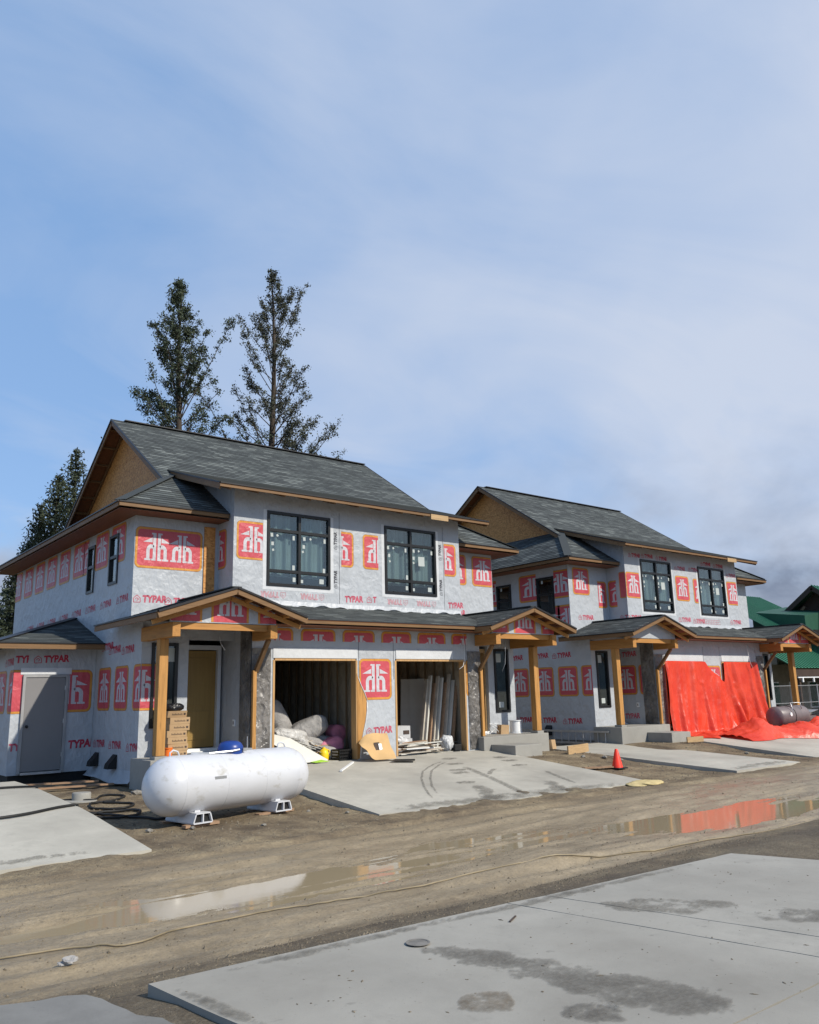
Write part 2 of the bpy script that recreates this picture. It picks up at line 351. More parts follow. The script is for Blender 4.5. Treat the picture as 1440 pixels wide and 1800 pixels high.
def soilmat():
    m, nt, b = newmat('soil'); v = coords(nt, 'World')
    f = noise(nt, v, 1.1, 8, .65); g = noise(nt, v, 16, 8, .75); p = noise(nt, v, 42, 5, .75)
    c = ramp(nt, f, [(.32, (.085, .060, .036)), (.48, (.19, .142, .085)), (.66, (.34, .27, .165))])
    c = mixc(nt, ramp(nt, g, [(.38, (0, 0, 0)), (.62, (1, 1, 1))]), c, mixc(nt, .5, c, (.055, .04, .026)))
    pe = ramp(nt, p, [(.60, (0, 0, 0)), (.70, (1, 1, 1))])
    c = mixc(nt, math_(nt, 'MULTIPLY', pe, .55), c, (.30, .27, .22))
    # the road band: trodden wet clay
    s = N(nt, 'ShaderNodeSeparateXYZ'); nt.links.new(N(nt, 'ShaderNodeNewGeometry').outputs['Position'], s.inputs[0])
    st = coords(nt, 'World', (.6, 1.4, 1)); w = noise(nt, st, 1.3, 10, .70, .6)
    yw = math_(nt, 'MULTIPLY_ADD', w, 1.6, s.outputs[1]); 
    band = math_(nt, 'MULTIPLY', ramp(nt, math_(nt, 'DIVIDE', yw, 20), [(.335, (0, 0, 0)), (.375, (1, 1, 1))]), ramp(nt, math_(nt, 'DIVIDE', yw, 20), [(.535, (1, 1, 1)), (.60, (0, 0, 0))]))
    clay = ramp(nt, w, [(.32, (.20, .157, .098)), (.52, (.30, .238, .152)), (.70, (.39, .315, .21))])
    clay = mixc(nt, ramp(nt, g, [(.42, (0, 0, 0)), (.72, (.6, .6, .6))]), clay, (.15, .12, .08))
    clay = mixc(nt, math_(nt, 'MULTIPLY', pe, .7), clay, (.44, .36, .24))
    clay = mixc(nt, math_(nt, 'MULTIPLY', ramp(nt, p, [(.33, (1, 1, 1)), (.43, (0, 0, 0))]), .75), clay, (.08, .062, .038))
    c = mixc(nt, band, c, clay)
    wet = ramp(nt, math_(nt, 'MULTIPLY_ADD', math_(nt, 'ADD', s.outputs[2], .54), 8, math_(nt, 'MULTIPLY', g, .25)), [(.28, (1, 1, 1)), (.62, (0, 0, 0))])
    c = mixc(nt, math_(nt, 'MULTIPLY', wet, .5), c, (.15, .116, .07))
    # dark gravel shoulder below the foreground slab
    sh = ramp(nt, math_(nt, 'DIVIDE', yw, 20), [(.295, (1, 1, 1)), (.345, (0, 0, 0))])
    c = mixc(nt, math_(nt, 'MULTIPLY', sh, .55), c, ramp(nt, p, [(.35, (.045, .038, .029)), (.52, (.10, .086, .066)), (.7, (.20, .175, .135))]))
    nt.links.new(c, b.inputs['Base Color'])
    ro = math_(nt, 'SUBTRACT', .9, math_(nt, 'MULTIPLY', math_(nt, 'MULTIPLY', band, ramp(nt, w, [(.42, (1, 1, 1)), (.70, (.45, .45, .45))])), .58))
    ro = math_(nt, 'SUBTRACT', ro, math_(nt, 'MULTIPLY', wet, .34))
    nt.links.new(ro, b.inputs['Roughness']); b.inputs['Specular IOR Level'].default_value = .4
    bs = math_(nt, 'SUBTRACT', 1, math_(nt, 'MULTIPLY', band, .45))
    n1 = N(nt, 'ShaderNodeBump'); n1.inputs['Distance'].default_value = .03; nt.links.new(math_(nt, 'MULTIPLY', bs, .9), n1.inputs['Strength']); nt.links.new(g, n1.inputs['Height'])
    n2 = N(nt, 'ShaderNodeBump'); n2.inputs['Distance'].default_value = .012; nt.links.new(math_(nt, 'MULTIPLY', bs, .8), n2.inputs['Strength']); nt.links.new(p, n2.inputs['Height']); nt.links.new(n1.outputs[0], n2.inputs['Normal'])
    nt.links.new(n2.outputs[0], b.inputs['Normal'])
    MATS['soil'] = m; return m
soil = soilmat()
def watermat():
    m, nt, b = newmat('muddy_water')
    v = coords(nt, 'World', (.5, 2, 1))
    b.inputs['Base Color'].default_value = (.30, .24, .15, 1); b.inputs['Roughness'].default_value = .05; b.inputs['IOR'].default_value = 1.333; b.inputs['Specular IOR Level'].default_value = .6
    bump(nt, b, noise(nt, v, 7, 4), .05, .01)
    MATS['water'] = m; return m
water = watermat()
stone = M('stone', (.21, .195, .17), .85, .3, .5, 2, .4, 12); gravel_m = M('gravel', (.135, .113, .083), .9, .25, .6, 9, .3, 30, kind='World')
tank_white = M('tank_paint', (.53, .54, .565), .36, .45, .06, 1.5, .06, 8, dirt=((.38, .37, .34), 3.4, .57), stretch=(1, 1, 1.6))
blue = M('blue_dome', (.012, .045, .22), .35, .4, .1)
steel = M('galvanised_steel', (.45, .46, .47), .4, .5, .15, 6, metal=.7)
grey_door = M('grey_primer', (.20, .195, .195), .5, .35, .03)
frame_grey = M('frame_grey', (.30, .30, .30), .5)
carton = M('cardboard', (.40, .27, .15), .8, .2, .1, 5); carton2 = M('packing_paper', (.52, .34, .16), .8, .2, .1, 3, .3, 8)
inkb = M('ink', (.07, .05, .04), .8)
orange = M('orange_spool', (.75, .16, .02), .45); yellow = M('yellow_plastic', (.80, .55, .02), .4); pinkm = M('pink_insulation', (.62, .22, .30), .75, .2, .2, 6, .4, 12)
cone_m = M('cone_orange', (.85, .045, .02), .45, .35, .12, 5)
drywall = M('drywall', (.58, .57, .52), .8, .2, .06); greyrim = M('board_edge', (.42, .38, .32), .8, .2, .2, 6)
bag = wrinkled('plastic_bag', (.48, .47, .45), .35, 2.5, .15); sack = wrinkled('paper_sack', (.30, .29, .28), .7, 1.5, .15); clearb = wrinkled('clear_bag', (.55, .56, .57), .25, 3, .2)
insul = wrinkled('insulation_batt', (.32, .28, .215), .8, 1.5, .18)
def tarpmat():
    m, nt, b = newmat('red_tarp'); v = coords(nt, 'World')
    f = noise(nt, v, 1.2, 5, .6)
    c = ramp(nt, f, [(.3, (.68, .038, .015)), (.7, (.88, .085, .035))])
    sp = ramp(nt, noise(nt, v, 3.5, 6, .7, 1.0), [(.60, (0, 0, 0)), (.72, (1, 1, 1))])
    c = mixc(nt, math_(nt, 'MULTIPLY', sp, .35), c, (.85, .25, .20))
    nt.links.new(c, b.inputs['Base Color']); b.inputs['Roughness'].default_value = .38; b.inputs['Specular IOR Level'].default_value = .5
    n1 = noise(nt, coords(nt, 'World', (1.5, 1.5, .8)), 1.7, 5, .6, 1.2, 'RIDGED_MULTIFRACTAL'); n2 = noise(nt, v, 7, 4, .6, .6)
    bump(nt, b, math_(nt, 'ADD', n1, math_(nt, 'MULTIPLY', n2, .5)), .5, .06)
    tl = N(nt, 'ShaderNodeBsdfTranslucent'); nt.links.new(c, tl.inputs[0]); mxs = N(nt, 'ShaderNodeMixShader'); mxs.inputs[0].default_value = .22
    nt.links.new(b.outputs[0], mxs.inputs[1]); nt.links.new(tl.outputs[0], mxs.inputs[2]); nt.links.new(mxs.outputs[0], nt.nodes['Material Output'].inputs[0])
    MATS['tarp'] = m; return m
tarp = tarpmat()
green_metal = M('green_metal_roof', (.05, .185, .112), .45, .4, .12, .5); dark_green = M('dark_green_wall', (.018, .075, .048), .6, .3, .1)
beige = M('beige_stucco', (.26, .24, .19), .8, .2, .1); brown = M('dark_timber', (.05, .032, .024), .7, .3, .2)
bbq = M('smoker_steel', (.15, .12, .12), .42, .45, .2, 3, dirt=((.24, .19, .14), 3, .6))
bark = M('bark', (.06, .048, .038), .9, .2, .3, 5, .5, 15)
needle = M('needles', (.055, .072, .042), .7, .25, .45, 1.5); needle2 = M('needles_dry', (.062, .068, .045), .7, .25, .5, 1.5); spruce = M('spruce_needles', (.042, .054, .030), .7, .25, .5, .8)
hillm = M('hazy_forest_hill', (.035, .055, .075), .9, .1, .3, .004)  # blue of the distance haze is mixed into the hill colour
hose_y = M('hose_tan', (.24, .195, .125), .6, .3, .4, 2); green_tape = M('green_stake', (.35, .6, .05), .5)
# ------------------------------------------------------------------ ground, slabs, water
WZ = -.492
def ground_z(x, y, fine=True):
    x = np.asarray(x, float); y = np.asarray(y, float)
    base = np.interp(y, [-30, 3.5, 4.9, 5.6, 6.4, 10.6, 11.4, 13, 15.5, 17, 400], [-.078, -.078, -.08, -.17, -.385, -.435, -.43, -.36, -.25, -.21, -.21])
    base = base - .0*x
    yc = 8.62 - .22*np.clip(x-9, 0, 4.5) + .25*np.sin(x*.9)
    fade = np.interp(x, [-4, 1.5, 3.4, 16, 20, 30], [.3, .62, 1, 1, .7, .4])
    tr = np.exp(-(np.abs(y-yc)/1.15)**2.4)*fade
    z = base - .088*tr - .045*np.exp(-((x-12.9)/2.3)**4-(np.abs(y-7.75)/.95)**3) - .02*np.exp(-((x-4.3)/1.7)**4-(np.abs(y-8.6)/.7)**3)
    for k, (ry, rw) in enumerate(((6.75, .13), (7.05, .10), (9.9, .12), (10.35, .14), (10.75, .10))):
        z = z - (.030-.035*tr)*np.exp(-((y-ry-.18*np.sin(x*.35+k)-.05*np.sin(x*1.3+2*k))/rw)**2)*(.7+.6*np.sin(x*.8+k*2)) + .018*np.exp(-((y-ry-.18*np.sin(x*.35+k)-rw*1.8)/(rw*.8))**2)
    road = np.interp(y, [5.2, 6.4, 10.6, 11.6], [0, 1, 1, 0])
    z = z + road*(.066*fbm(x*.42, y*2.0, 4) + .066*fbm(x*.9+9, y*6.0, 4) + .016*fbm(x*9, y*9, 2))*(1-.25*tr)
    z = z + (1-road)*(.09*fbm(x*.9+3, y*.9, 5) + .05*fbm(x*4, y*4+7, 3))*np.interp(y, [4.6, 5.6], [.25, 1])
    z = z + road*tr*(.16*np.clip(fbm(x*.7+4, y*13, 3)-.05, 0, 1) + .05*np.clip(fbm(x*6, y*14+3, 3)-.03, 0, 1))
    for xa, xb in ((15.4, 18.6), (20.9, 24.2)):
        bx = 1/(1+np.exp(-(x-xa)*6))*1/(1+np.exp((x-xb)*5))*1/(1+np.exp(-(y-14.3)*3.2))*1/(1+np.exp((y-18)*4)); z = z + bx*np.clip(-.075-z, 0, .2)*.9
    # gravel windrow along the foreground slab and at the driveway lip
    z = z + .05*np.exp(-((y-11.2)/.35)**2)*(.5+fbm(x*2, y*2, 3)*2)
    return z
xs = np.unique(np.round(np.concatenate([np.array([-4000, -1500, -500, -200, -80, -40, -20, -12, -8]), np.arange(-6, -1, .25), np.arange(-1, 19, .06), np.arange(19, 30, .2), np.arange(30, 60, 2), np.array([80, 150, 300, 800, 2000, 4000])]), 4))
ys = np.unique(np.round(np.concatenate([np.array([-4000, -1000, -300, -80, -30, -15, -8, -4, 0]), np.arange(2, 5, .2), np.arange(5, 11.8, .045), np.arange(11.8, 17.5, .1), np.arange(17.5, 24, .4), np.array([26, 30, 40, 60, 90, 150, 300, 800, 2000, 4000])]), 4))
gx, gy = np.meshgrid(xs, ys); gz = ground_z(gx, gy)
far = (np.abs(gx) > 60) | (np.abs(gy) > 60); gz[far] = -.21
nx, ny = len(xs), len(ys)
mb = MB(); mb.v = list(zip(gx.ravel(), gy.ravel(), gz.ravel()))
idx = np.arange(nx*ny).reshape(ny, nx)
mb.f = np.stack([idx[:-1, :-1], idx[:-1, 1:], idx[1:, 1:], idx[1:, :-1]], -1).reshape(-1, 4).tolist(); mb.m = [0]*len(mb.f); mb.uv = [None]*len(mb.f)
tag(obj('ground', mb, soil, solid=False, smooth=True), 'muddy clay road and bare soil around the houses', kind='structure')
mb = MB(); mb.face([(-5, 6.6, WZ), (34, 6.6, WZ), (34, 10.3, WZ), (-5, 10.3, WZ)])
tag(obj('puddle', mb, water, solid=False), 'shallow muddy puddle lying along the road', kind='structure')

def slab(name, label, poly, th, m, zf, jag=0):
    b = MB(); pts = []
    n = len(poly)
    for i in range(n):
        p, q = poly[i], poly[(i+1) % n]; L = math.hypot(q[0]-p[0], q[1]-p[1]); k = max(1, int(L/.12)) if jag else max(1, int(L/.6))
        for j in range(k):
            t = j/k; x = p[0]+(q[0]-p[0])*t; y = p[1]+(q[1]-p[1])*t
            if j and jag: x += rnd.uniform(-jag, jag); y += rnd.uniform(-jag, jag)
            pts.append((x, y))
    top = [(x, y, zf(x, y)) for x, y in pts]; b.prism(top, (0, 0, -th))
    return tag(obj(name, b, m), label, kind='structure')
dz1 = lambda x, y: float(np.interp(y, [11, 11.7, 16.7, 17.2], [-.425, -.405, .07, .08]))
def grid_slab(name, label, x0, x1, y0, y1, zf, th, m, edge=None, parts=12):
    """slab as strips so that it can slope; edge(x) moves the road-side edge"""
    b = MB(); nx_ = 24; ny_ = parts; V = []
    for j in range(ny_+1):
        for i in range(nx_+1):
            x = x0+(x1-x0)*i/nx_; ya = y0+(edge(x) if edge else 0); y = ya+(y1-ya)*j/ny_
            V.append((x, y, zf(x, y)))
    w = nx_+1; n = len(V); V2 = [(x, y, z-th) for x, y, z in V]
    F = []
    for j in range(ny_):
        for i in range(nx_):
            a = j*w+i; F.append((a, a+1, a+w+1, a+w)); F.append((n+a, n+a+w, n+a+w+1, n+a+1))
    for i in range(nx_): F.append((i, n+i, n+i+1, i+1)); a = ny_*w+i; F.append((a, a+1, n+a+1, n+a))
    for j in range(ny_): a = j*w; F.append((a, a+w, n+a+w, n+a)); a = j*w+nx_; F.append((a, n+a, n+a+w, a+w))
    b.mesh(V+V2, F); return tag(obj(name, b, m), label, kind='structure')
e1 = lambda x: -.35*max(0, (x-9)/6)+.06*math.sin(x*3.1)
grid_slab('driveway', 'pale concrete driveway with tyre marks in front of the open garages', 8.62, 15.75, 11.75, 16.72, lambda x, y: dz1(x, y), .16, concrete, e1)
dzl = lambda x, y: float(np.interp(y, [11.4, 14.3, 17.3, 19.4], [-.40, -.14, 0.0, .02]))
grid_slab('driveway', 'sunlit concrete pad at the left edge beside the hose', -5.5, 4.56, 11.47, 18.9, dzl, .2, concrete)
dzp = lambda x, y: float(np.interp(y, [11, 17.4], [-.385, -.05]))
grid_slab('driveway', 'concrete parking pad between the two houses behind the cone', 18.5, 21.5, 11.1, 17.2, dzp, .16, concrete)
grid_slab('driveway', 'concrete driveway under the red tarp', 23.42, 30.6, 11.6, 16.72, dz1, .16, concrete)
# foreground slab, cast in panels with open joints
ZS = -.05
def fpanel(poly):
    b = MB(); pts = []
    n = len(poly)
    for i in range(n):
        p, q = poly[i], poly[(i+1) % n]; L = math.hypot(q[0]-p[0], q[1]-p[1]); k = max(1, int(L/.15))
        pts += [(p[0]+(q[0]-p[0])*j/k+(rnd.uniform(-.004, .004) if j else 0), p[1]+(q[1]-p[1])*j/k+(rnd.uniform(-.004, .004) if j else 0)) for j in range(k)]
    b.prism([(x, y, ZS) for x, y in pts], (0, 0, -.10)); return b
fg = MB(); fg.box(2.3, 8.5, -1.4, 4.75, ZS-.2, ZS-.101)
fgo = tag(obj('pavement', fg, concrete_wall), 'broad concrete slab in the foreground with shade painted into its grey', kind='structure')
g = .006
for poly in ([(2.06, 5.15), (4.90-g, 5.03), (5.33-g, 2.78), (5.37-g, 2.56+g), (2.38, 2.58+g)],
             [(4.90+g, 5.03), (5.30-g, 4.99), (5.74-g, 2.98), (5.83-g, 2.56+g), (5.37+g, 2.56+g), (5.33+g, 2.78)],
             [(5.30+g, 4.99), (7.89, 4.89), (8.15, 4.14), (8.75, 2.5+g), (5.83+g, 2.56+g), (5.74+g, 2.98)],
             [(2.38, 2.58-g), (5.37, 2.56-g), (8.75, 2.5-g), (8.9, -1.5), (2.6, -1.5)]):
    obj('pavement_panel', fpanel(poly), concrete_fg_shade, fgo)
# the older slab at the bottom left
slab('pavement', 'worn dirty concrete apron at the bottom left corner', [(-1.2, 4.6), (.3, 5.45), (1.2, 5.55), (1.75, 5.3), (2.02, 4.3), (2.2, 2.5), (-1.5, 2.5)], .1, concretemat('worn_concrete', (.22, .215, .20), (.09, .085, .075), .9), lambda x, y: -.075, .03)

# ------------------------------------------------------------------ printed house wrap
def rrect(x0, y0, x1, y1, r, n=5):
    P = []
    for cx, cy, a in ((x1-r, y1-r, 0), (x0+r, y1-r, 90), (x0+r, y0+r, 180), (x1-r, y0+r, 270)):
        P += [(cx+r*math.cos(R(a+90*k/n)), cy+r*math.sin(R(a+90*k/n))) for k in range(n+1)]
    return P
def half_h():
    q = []
    rc = lambda a, b, c, d: q.append([(a, b), (c, b), (c, d), (a, d)])
    rc(.525, .19, .612, .87); rc(.612, .83, .655, .87); rc(.612, .19, .65, .235)
    rc(.705, .19, .80, .43); rc(.80, .19, .85, .235); rc(.672, .19, .705, .235)
    for k in range(8):
        a, b = R(130*k/8), R(130*(k+1)/8); cx, cy = .662, .43
        q.append([(cx+.138*math.cos(a), cy+.155*math.sin(a)), (cx+.138*math.cos(b), cy+.155*math.sin(b)), (cx+.045*math.cos(b), cy+.055*math.sin(b)), (cx+.045*math.cos(a), cy+.055*math.sin(a))])
    q.append([(.632, .755), (.632, .635), (.90, .635)])
    return q
HH = half_h(); HD = [[(1-x, y) for x, y in reversed(p)] for p in HH]
def text_tris(body, bold=.022):
    c = bpy.data.curves.new('t', 'FONT'); c.body = body; c.size = 1; c.offset = bold; c.resolution_u = 3; c.fill_mode = 'FRONT'
    o = bpy.data.objects.new('t', c); COL.objects.link(o); bpy.context.view_layer.update()
    me = bpy.data.meshes.new_from_object(o.evaluated_get(bpy.context.evaluated_depsgraph_get()))
    v = np.array([p.co[:2] for p in me.vertices]); mn = v.min(0); h = v[:, 1].max()-mn[1]
    T = [[tuple((v[i]-mn)/h) for i in p.vertices] for p in me.polygons]
    bpy.data.objects.remove(o); bpy.data.curves.remove(c); bpy.data.meshes.remove(me); return T
TY = text_tris('TYPAR', .05); TYW = max(x for t in TY for x, y in t)
def seg2(a, b, w):
    d = Vector((b[0]-a[0], b[1]-a[1])).normalized(); n = Vector((-d.y, d.x))*w/2
    return [(a[0]-n.x, a[1]-n.y), (b[0]-n.x, b[1]-n.y), (b[0]+n.x, b[1]+n.y), (a[0]+n.x, a[1]+n.y)]
ICON = [seg2(a, b, .09) for a, b in (((0, .05), (0, .6)), ((0, .6), (.45, 1)), ((.45, 1), (.9, .6)), ((.9, .6), (.9, .05)), ((0, .05), (.9, .05)), ((.22, .45), (.45, .66)), ((.45, .66), (.68, .45)), ((.68, .45), (.45, .25)))]
PR = [pr_yel, pr_red, pr_wht, pr_blk]
def logo(parent, F, u0, v0, w, h, cl=None, glyphs=((0, 1),), d=.002):
    """one printed panel: rounded yellow border, red field, white letter shapes; cl clips it to (u0, u1, v0, v1)"""
    mb = MB(); a = min(w, h)
    lay = [(3, rrect(u0-.006, v0-.006, u0+w+.006, v0+h+.006, .13*a), 0), (0, rrect(u0, v0, u0+w, v0+h, .12*a), .0015), (1, rrect(u0+.055*a, v0+.055*a, u0+w-.055*a, v0+h-.055*a, .085*a), .003)]
    for gx0, gw in glyphs:
        for p in HH+HD: lay.append((2, [(u0+(gx0+x*gw)*w, v0+y*h) for x, y in p], .0045))
    for m, p, o in lay:
        p = cliprect(p, cl)
        if len(p) >= 3: mb.face([F(x, y, d+o) for x, y in p], m)
    if mb.f: return obj('printed_logo', mb, PR, parent, solid=False)
def typar(parent, F, u0, v0, h=.16, rot=0, cl=None, m=None, icon=True, d=.003, skew=.0):
    mb = MB(); ca_, sa_ = math.cos(rot), math.sin(rot)
    P = ([[(x, y) for x, y in p] for p in ICON] if icon else []) + [[(x*.86+(1.15 if icon else 0)+y*.08, y) for x, y in t] for t in TY]
    nI = len(ICON) if icon else 0
    for i, p in enumerate(P):
        q = [(u0+(x*ca_-y*sa_)*h, v0+(x*sa_+y*ca_)*h) for x, y in p]; q = cliprect(q, cl)
        if len(q) >= 3: mb.face([F(x, y, d) for x, y in q], 0)
    if mb.f: return obj('printed_lettering', mb, m or pr_txt, parent, solid=False)
TL = .16*(1.15+.86*TYW)    # length of one lettering at h=.16

def wall_sheet(mb, F, u0, u1, v0, v1, holes, th, m=0):
    us = sorted({u0, u1, *[h[0] for h in holes], *[h[1] for h in holes]}); vs = sorted({v0, v1, *[h[2] for h in holes], *[h[3] for h in holes]})
    us = [u for u in us if u0 <= u <= u1]; vs = [v for v in vs if v0 <= v <= v1]
    ins = lambda u, v: any(h[0] < u < h[1] and h[2] < v < h[3] for h in holes)
    for a, b in zip(us, us[1:]):
        for c, e in zip(vs, vs[1:]):
            if ins((a+b)/2, (c+e)/2): continue
            mb.face([F(a, c, 0), F(b, c, 0), F(b, e, 0), F(a, e, 0)], m); mb.face([F(a, c, -th), F(a, e, -th), F(b, e, -th), F(b, c, -th)], m)
    for h in holes:
        a, b, c, e = h
        for p, q in (((a, c), (b, c)), ((b, c), (b, e)), ((b, e), (a, e)), ((a, e), (a, c))):
            mb.face([F(*p, 0), F(*q, 0), F(*q, -th), F(*p, -th)], m)
    for p, q in (((u0, v0), (u1, v0)), ((u1, v0), (u1, v1)), ((u1, v1), (u0, v1)), ((u0, v1), (u0, v0))):
        mb.face([F(*p, 0), F(*q, 0), F(*q, -th), F(*p, -th)], m)

def window(parent, F, u0, u1, v0, v1, cu, cv, stickers=(), rec=.03, blind=True, label=None):
    """black framed window; cu/cv are the inner bar positions as fractions; frame mesh is the part, panes and stickers its sub-parts"""
    mb = MB(); fw = .065; d0, d1 = -.09, rec
    mb.fbox(F, u0, u0+fw, v0, v1, d0, d1); mb.fbox(F, u1-fw, u1, v0, v1, d0, d1)
    mb.fbox(F, u0+fw, u1-fw, v0, v0+fw, d0, d1-.002); mb.fbox(F, u0+fw, u1-fw, v1-fw, v1, d0, d1-.002)
    U = [u0+fw] + [u0+(u1-u0)*c for c in cu] + [u1-fw]; V = [v0+fw] + [v0+(v1-v0)*c for c in cv] + [v1-fw]
    for u in U[1:-1]: mb.fbox(F, u-.035, u+.035, v0+fw, v1-fw, d0+.01, d1-.005)
    for v in V[1:-1]: mb.fbox(F, u0+fw, u1-fw, v-.035, v+.035, d0+.01, d1-.009)
    w = obj('window', mb, black, parent, label=label)
    for i in range(len(U)-1):
        for j in range(len(V)-1):
            p = MB(); p.fbox(F, U[i]+(.035 if i else 0)-.004, U[i+1]-(.035 if i < len(U)-2 else 0)+.004, V[j]+(.035 if j else 0)-.004, V[j+1]-(.035 if j < len(V)-2 else 0)+.004, -.03, -.024)
            obj('pane', p, glass, w)
    for (a, b, sw, sh, rot) in stickers:
        p = MB(); u = u0+(u1-u0)*a; v = v0+(v1-v0)*b; c, s = math.cos(rot), math.sin(rot)
        p.face([F(u+x*c-y*s, v+x*s+y*c, -.021) for x, y in ((-sw/2, -sh/2), (sw/2, -sh/2), (sw/2, sh/2), (-sw/2, sh/2))])
        obj('sticker', p, stick, w, solid=False)
    if blind:
        p = MB(); n = 60; L = u1-u0-.16
        for k in range(n):
            a = u0+.08+L*k/n; b = u0+.08+L*(k+1)/n
            da = -.16-.035*math.sin(a*19)+.016*math.sin(a*43); db = -.16-.035*math.sin(b*19)+.016*math.sin(b*43)
            p.face([F(a, v0+.25, da), F(b, v0+.25, db), F(b, v1-.05, db), F(a, v1-.05, da)])
        obj('plastic_sheeting', p, sheet, w, solid=False, smooth=True)
    q = MB(); q.fbox(F, u0-.02, u1+.02, v0-.02, v1+.02, -.62, -.6); obj('room_behind', q, darkroom, w)
    return w

def roof_face(mb, poly, e, up, c=.143, o=None):
    """lay shingle courses on a planar polygon; e = direction of the courses, up = up-slope direction"""
    P = [Vector(p) for p in poly]; e = Vector(e).normalized(); up = Vector(up); up = (up-e*up.dot(e)).normalized(); n = e.cross(up)
    if n.z < 0: n = -n
    o = Vector(o) if o is not None else min(P, key=lambda p: p.dot(up))
    Q = [((p-o).dot(e), (p-o).dot(up)) for p in P]
    v0 = min(q[1] for q in Q); v1 = max(q[1] for q in Q); k = math.floor(v0/c+1e-6)
    while k*c < v1-1e-6:
        a, b = k*c, (k+1)*c
        S = clip(clip(Q, 0, -1, -a), 0, 1, b)
        if len(S) >= 3:
            def at(q): return o+e*q[0]+up*q[1]+n*(.004+.012*(1-(q[1]-a)/c))
            mb.face([at(q) for q in S], 0, S)
            lo = [q for q in S if abs(q[1]-a) < 1e-6]
            if len(lo) >= 2:
                l, r = min(lo), max(lo); base = lambda q: o+e*q[0]+up*q[1]+n*.002
                mb.face([base(l), base(r), at(r), at(l)], 0, [l, r, r, l])
        k += 1
def deck(mb, poly, th=.03, m=0):
    P = [Vector(p) for p in poly]; n = (P[1]-P[0]).cross(P[2]-P[0]).normalized()
    if n.z < 0: n = -n
    mb.prism(P, -n*th, m)
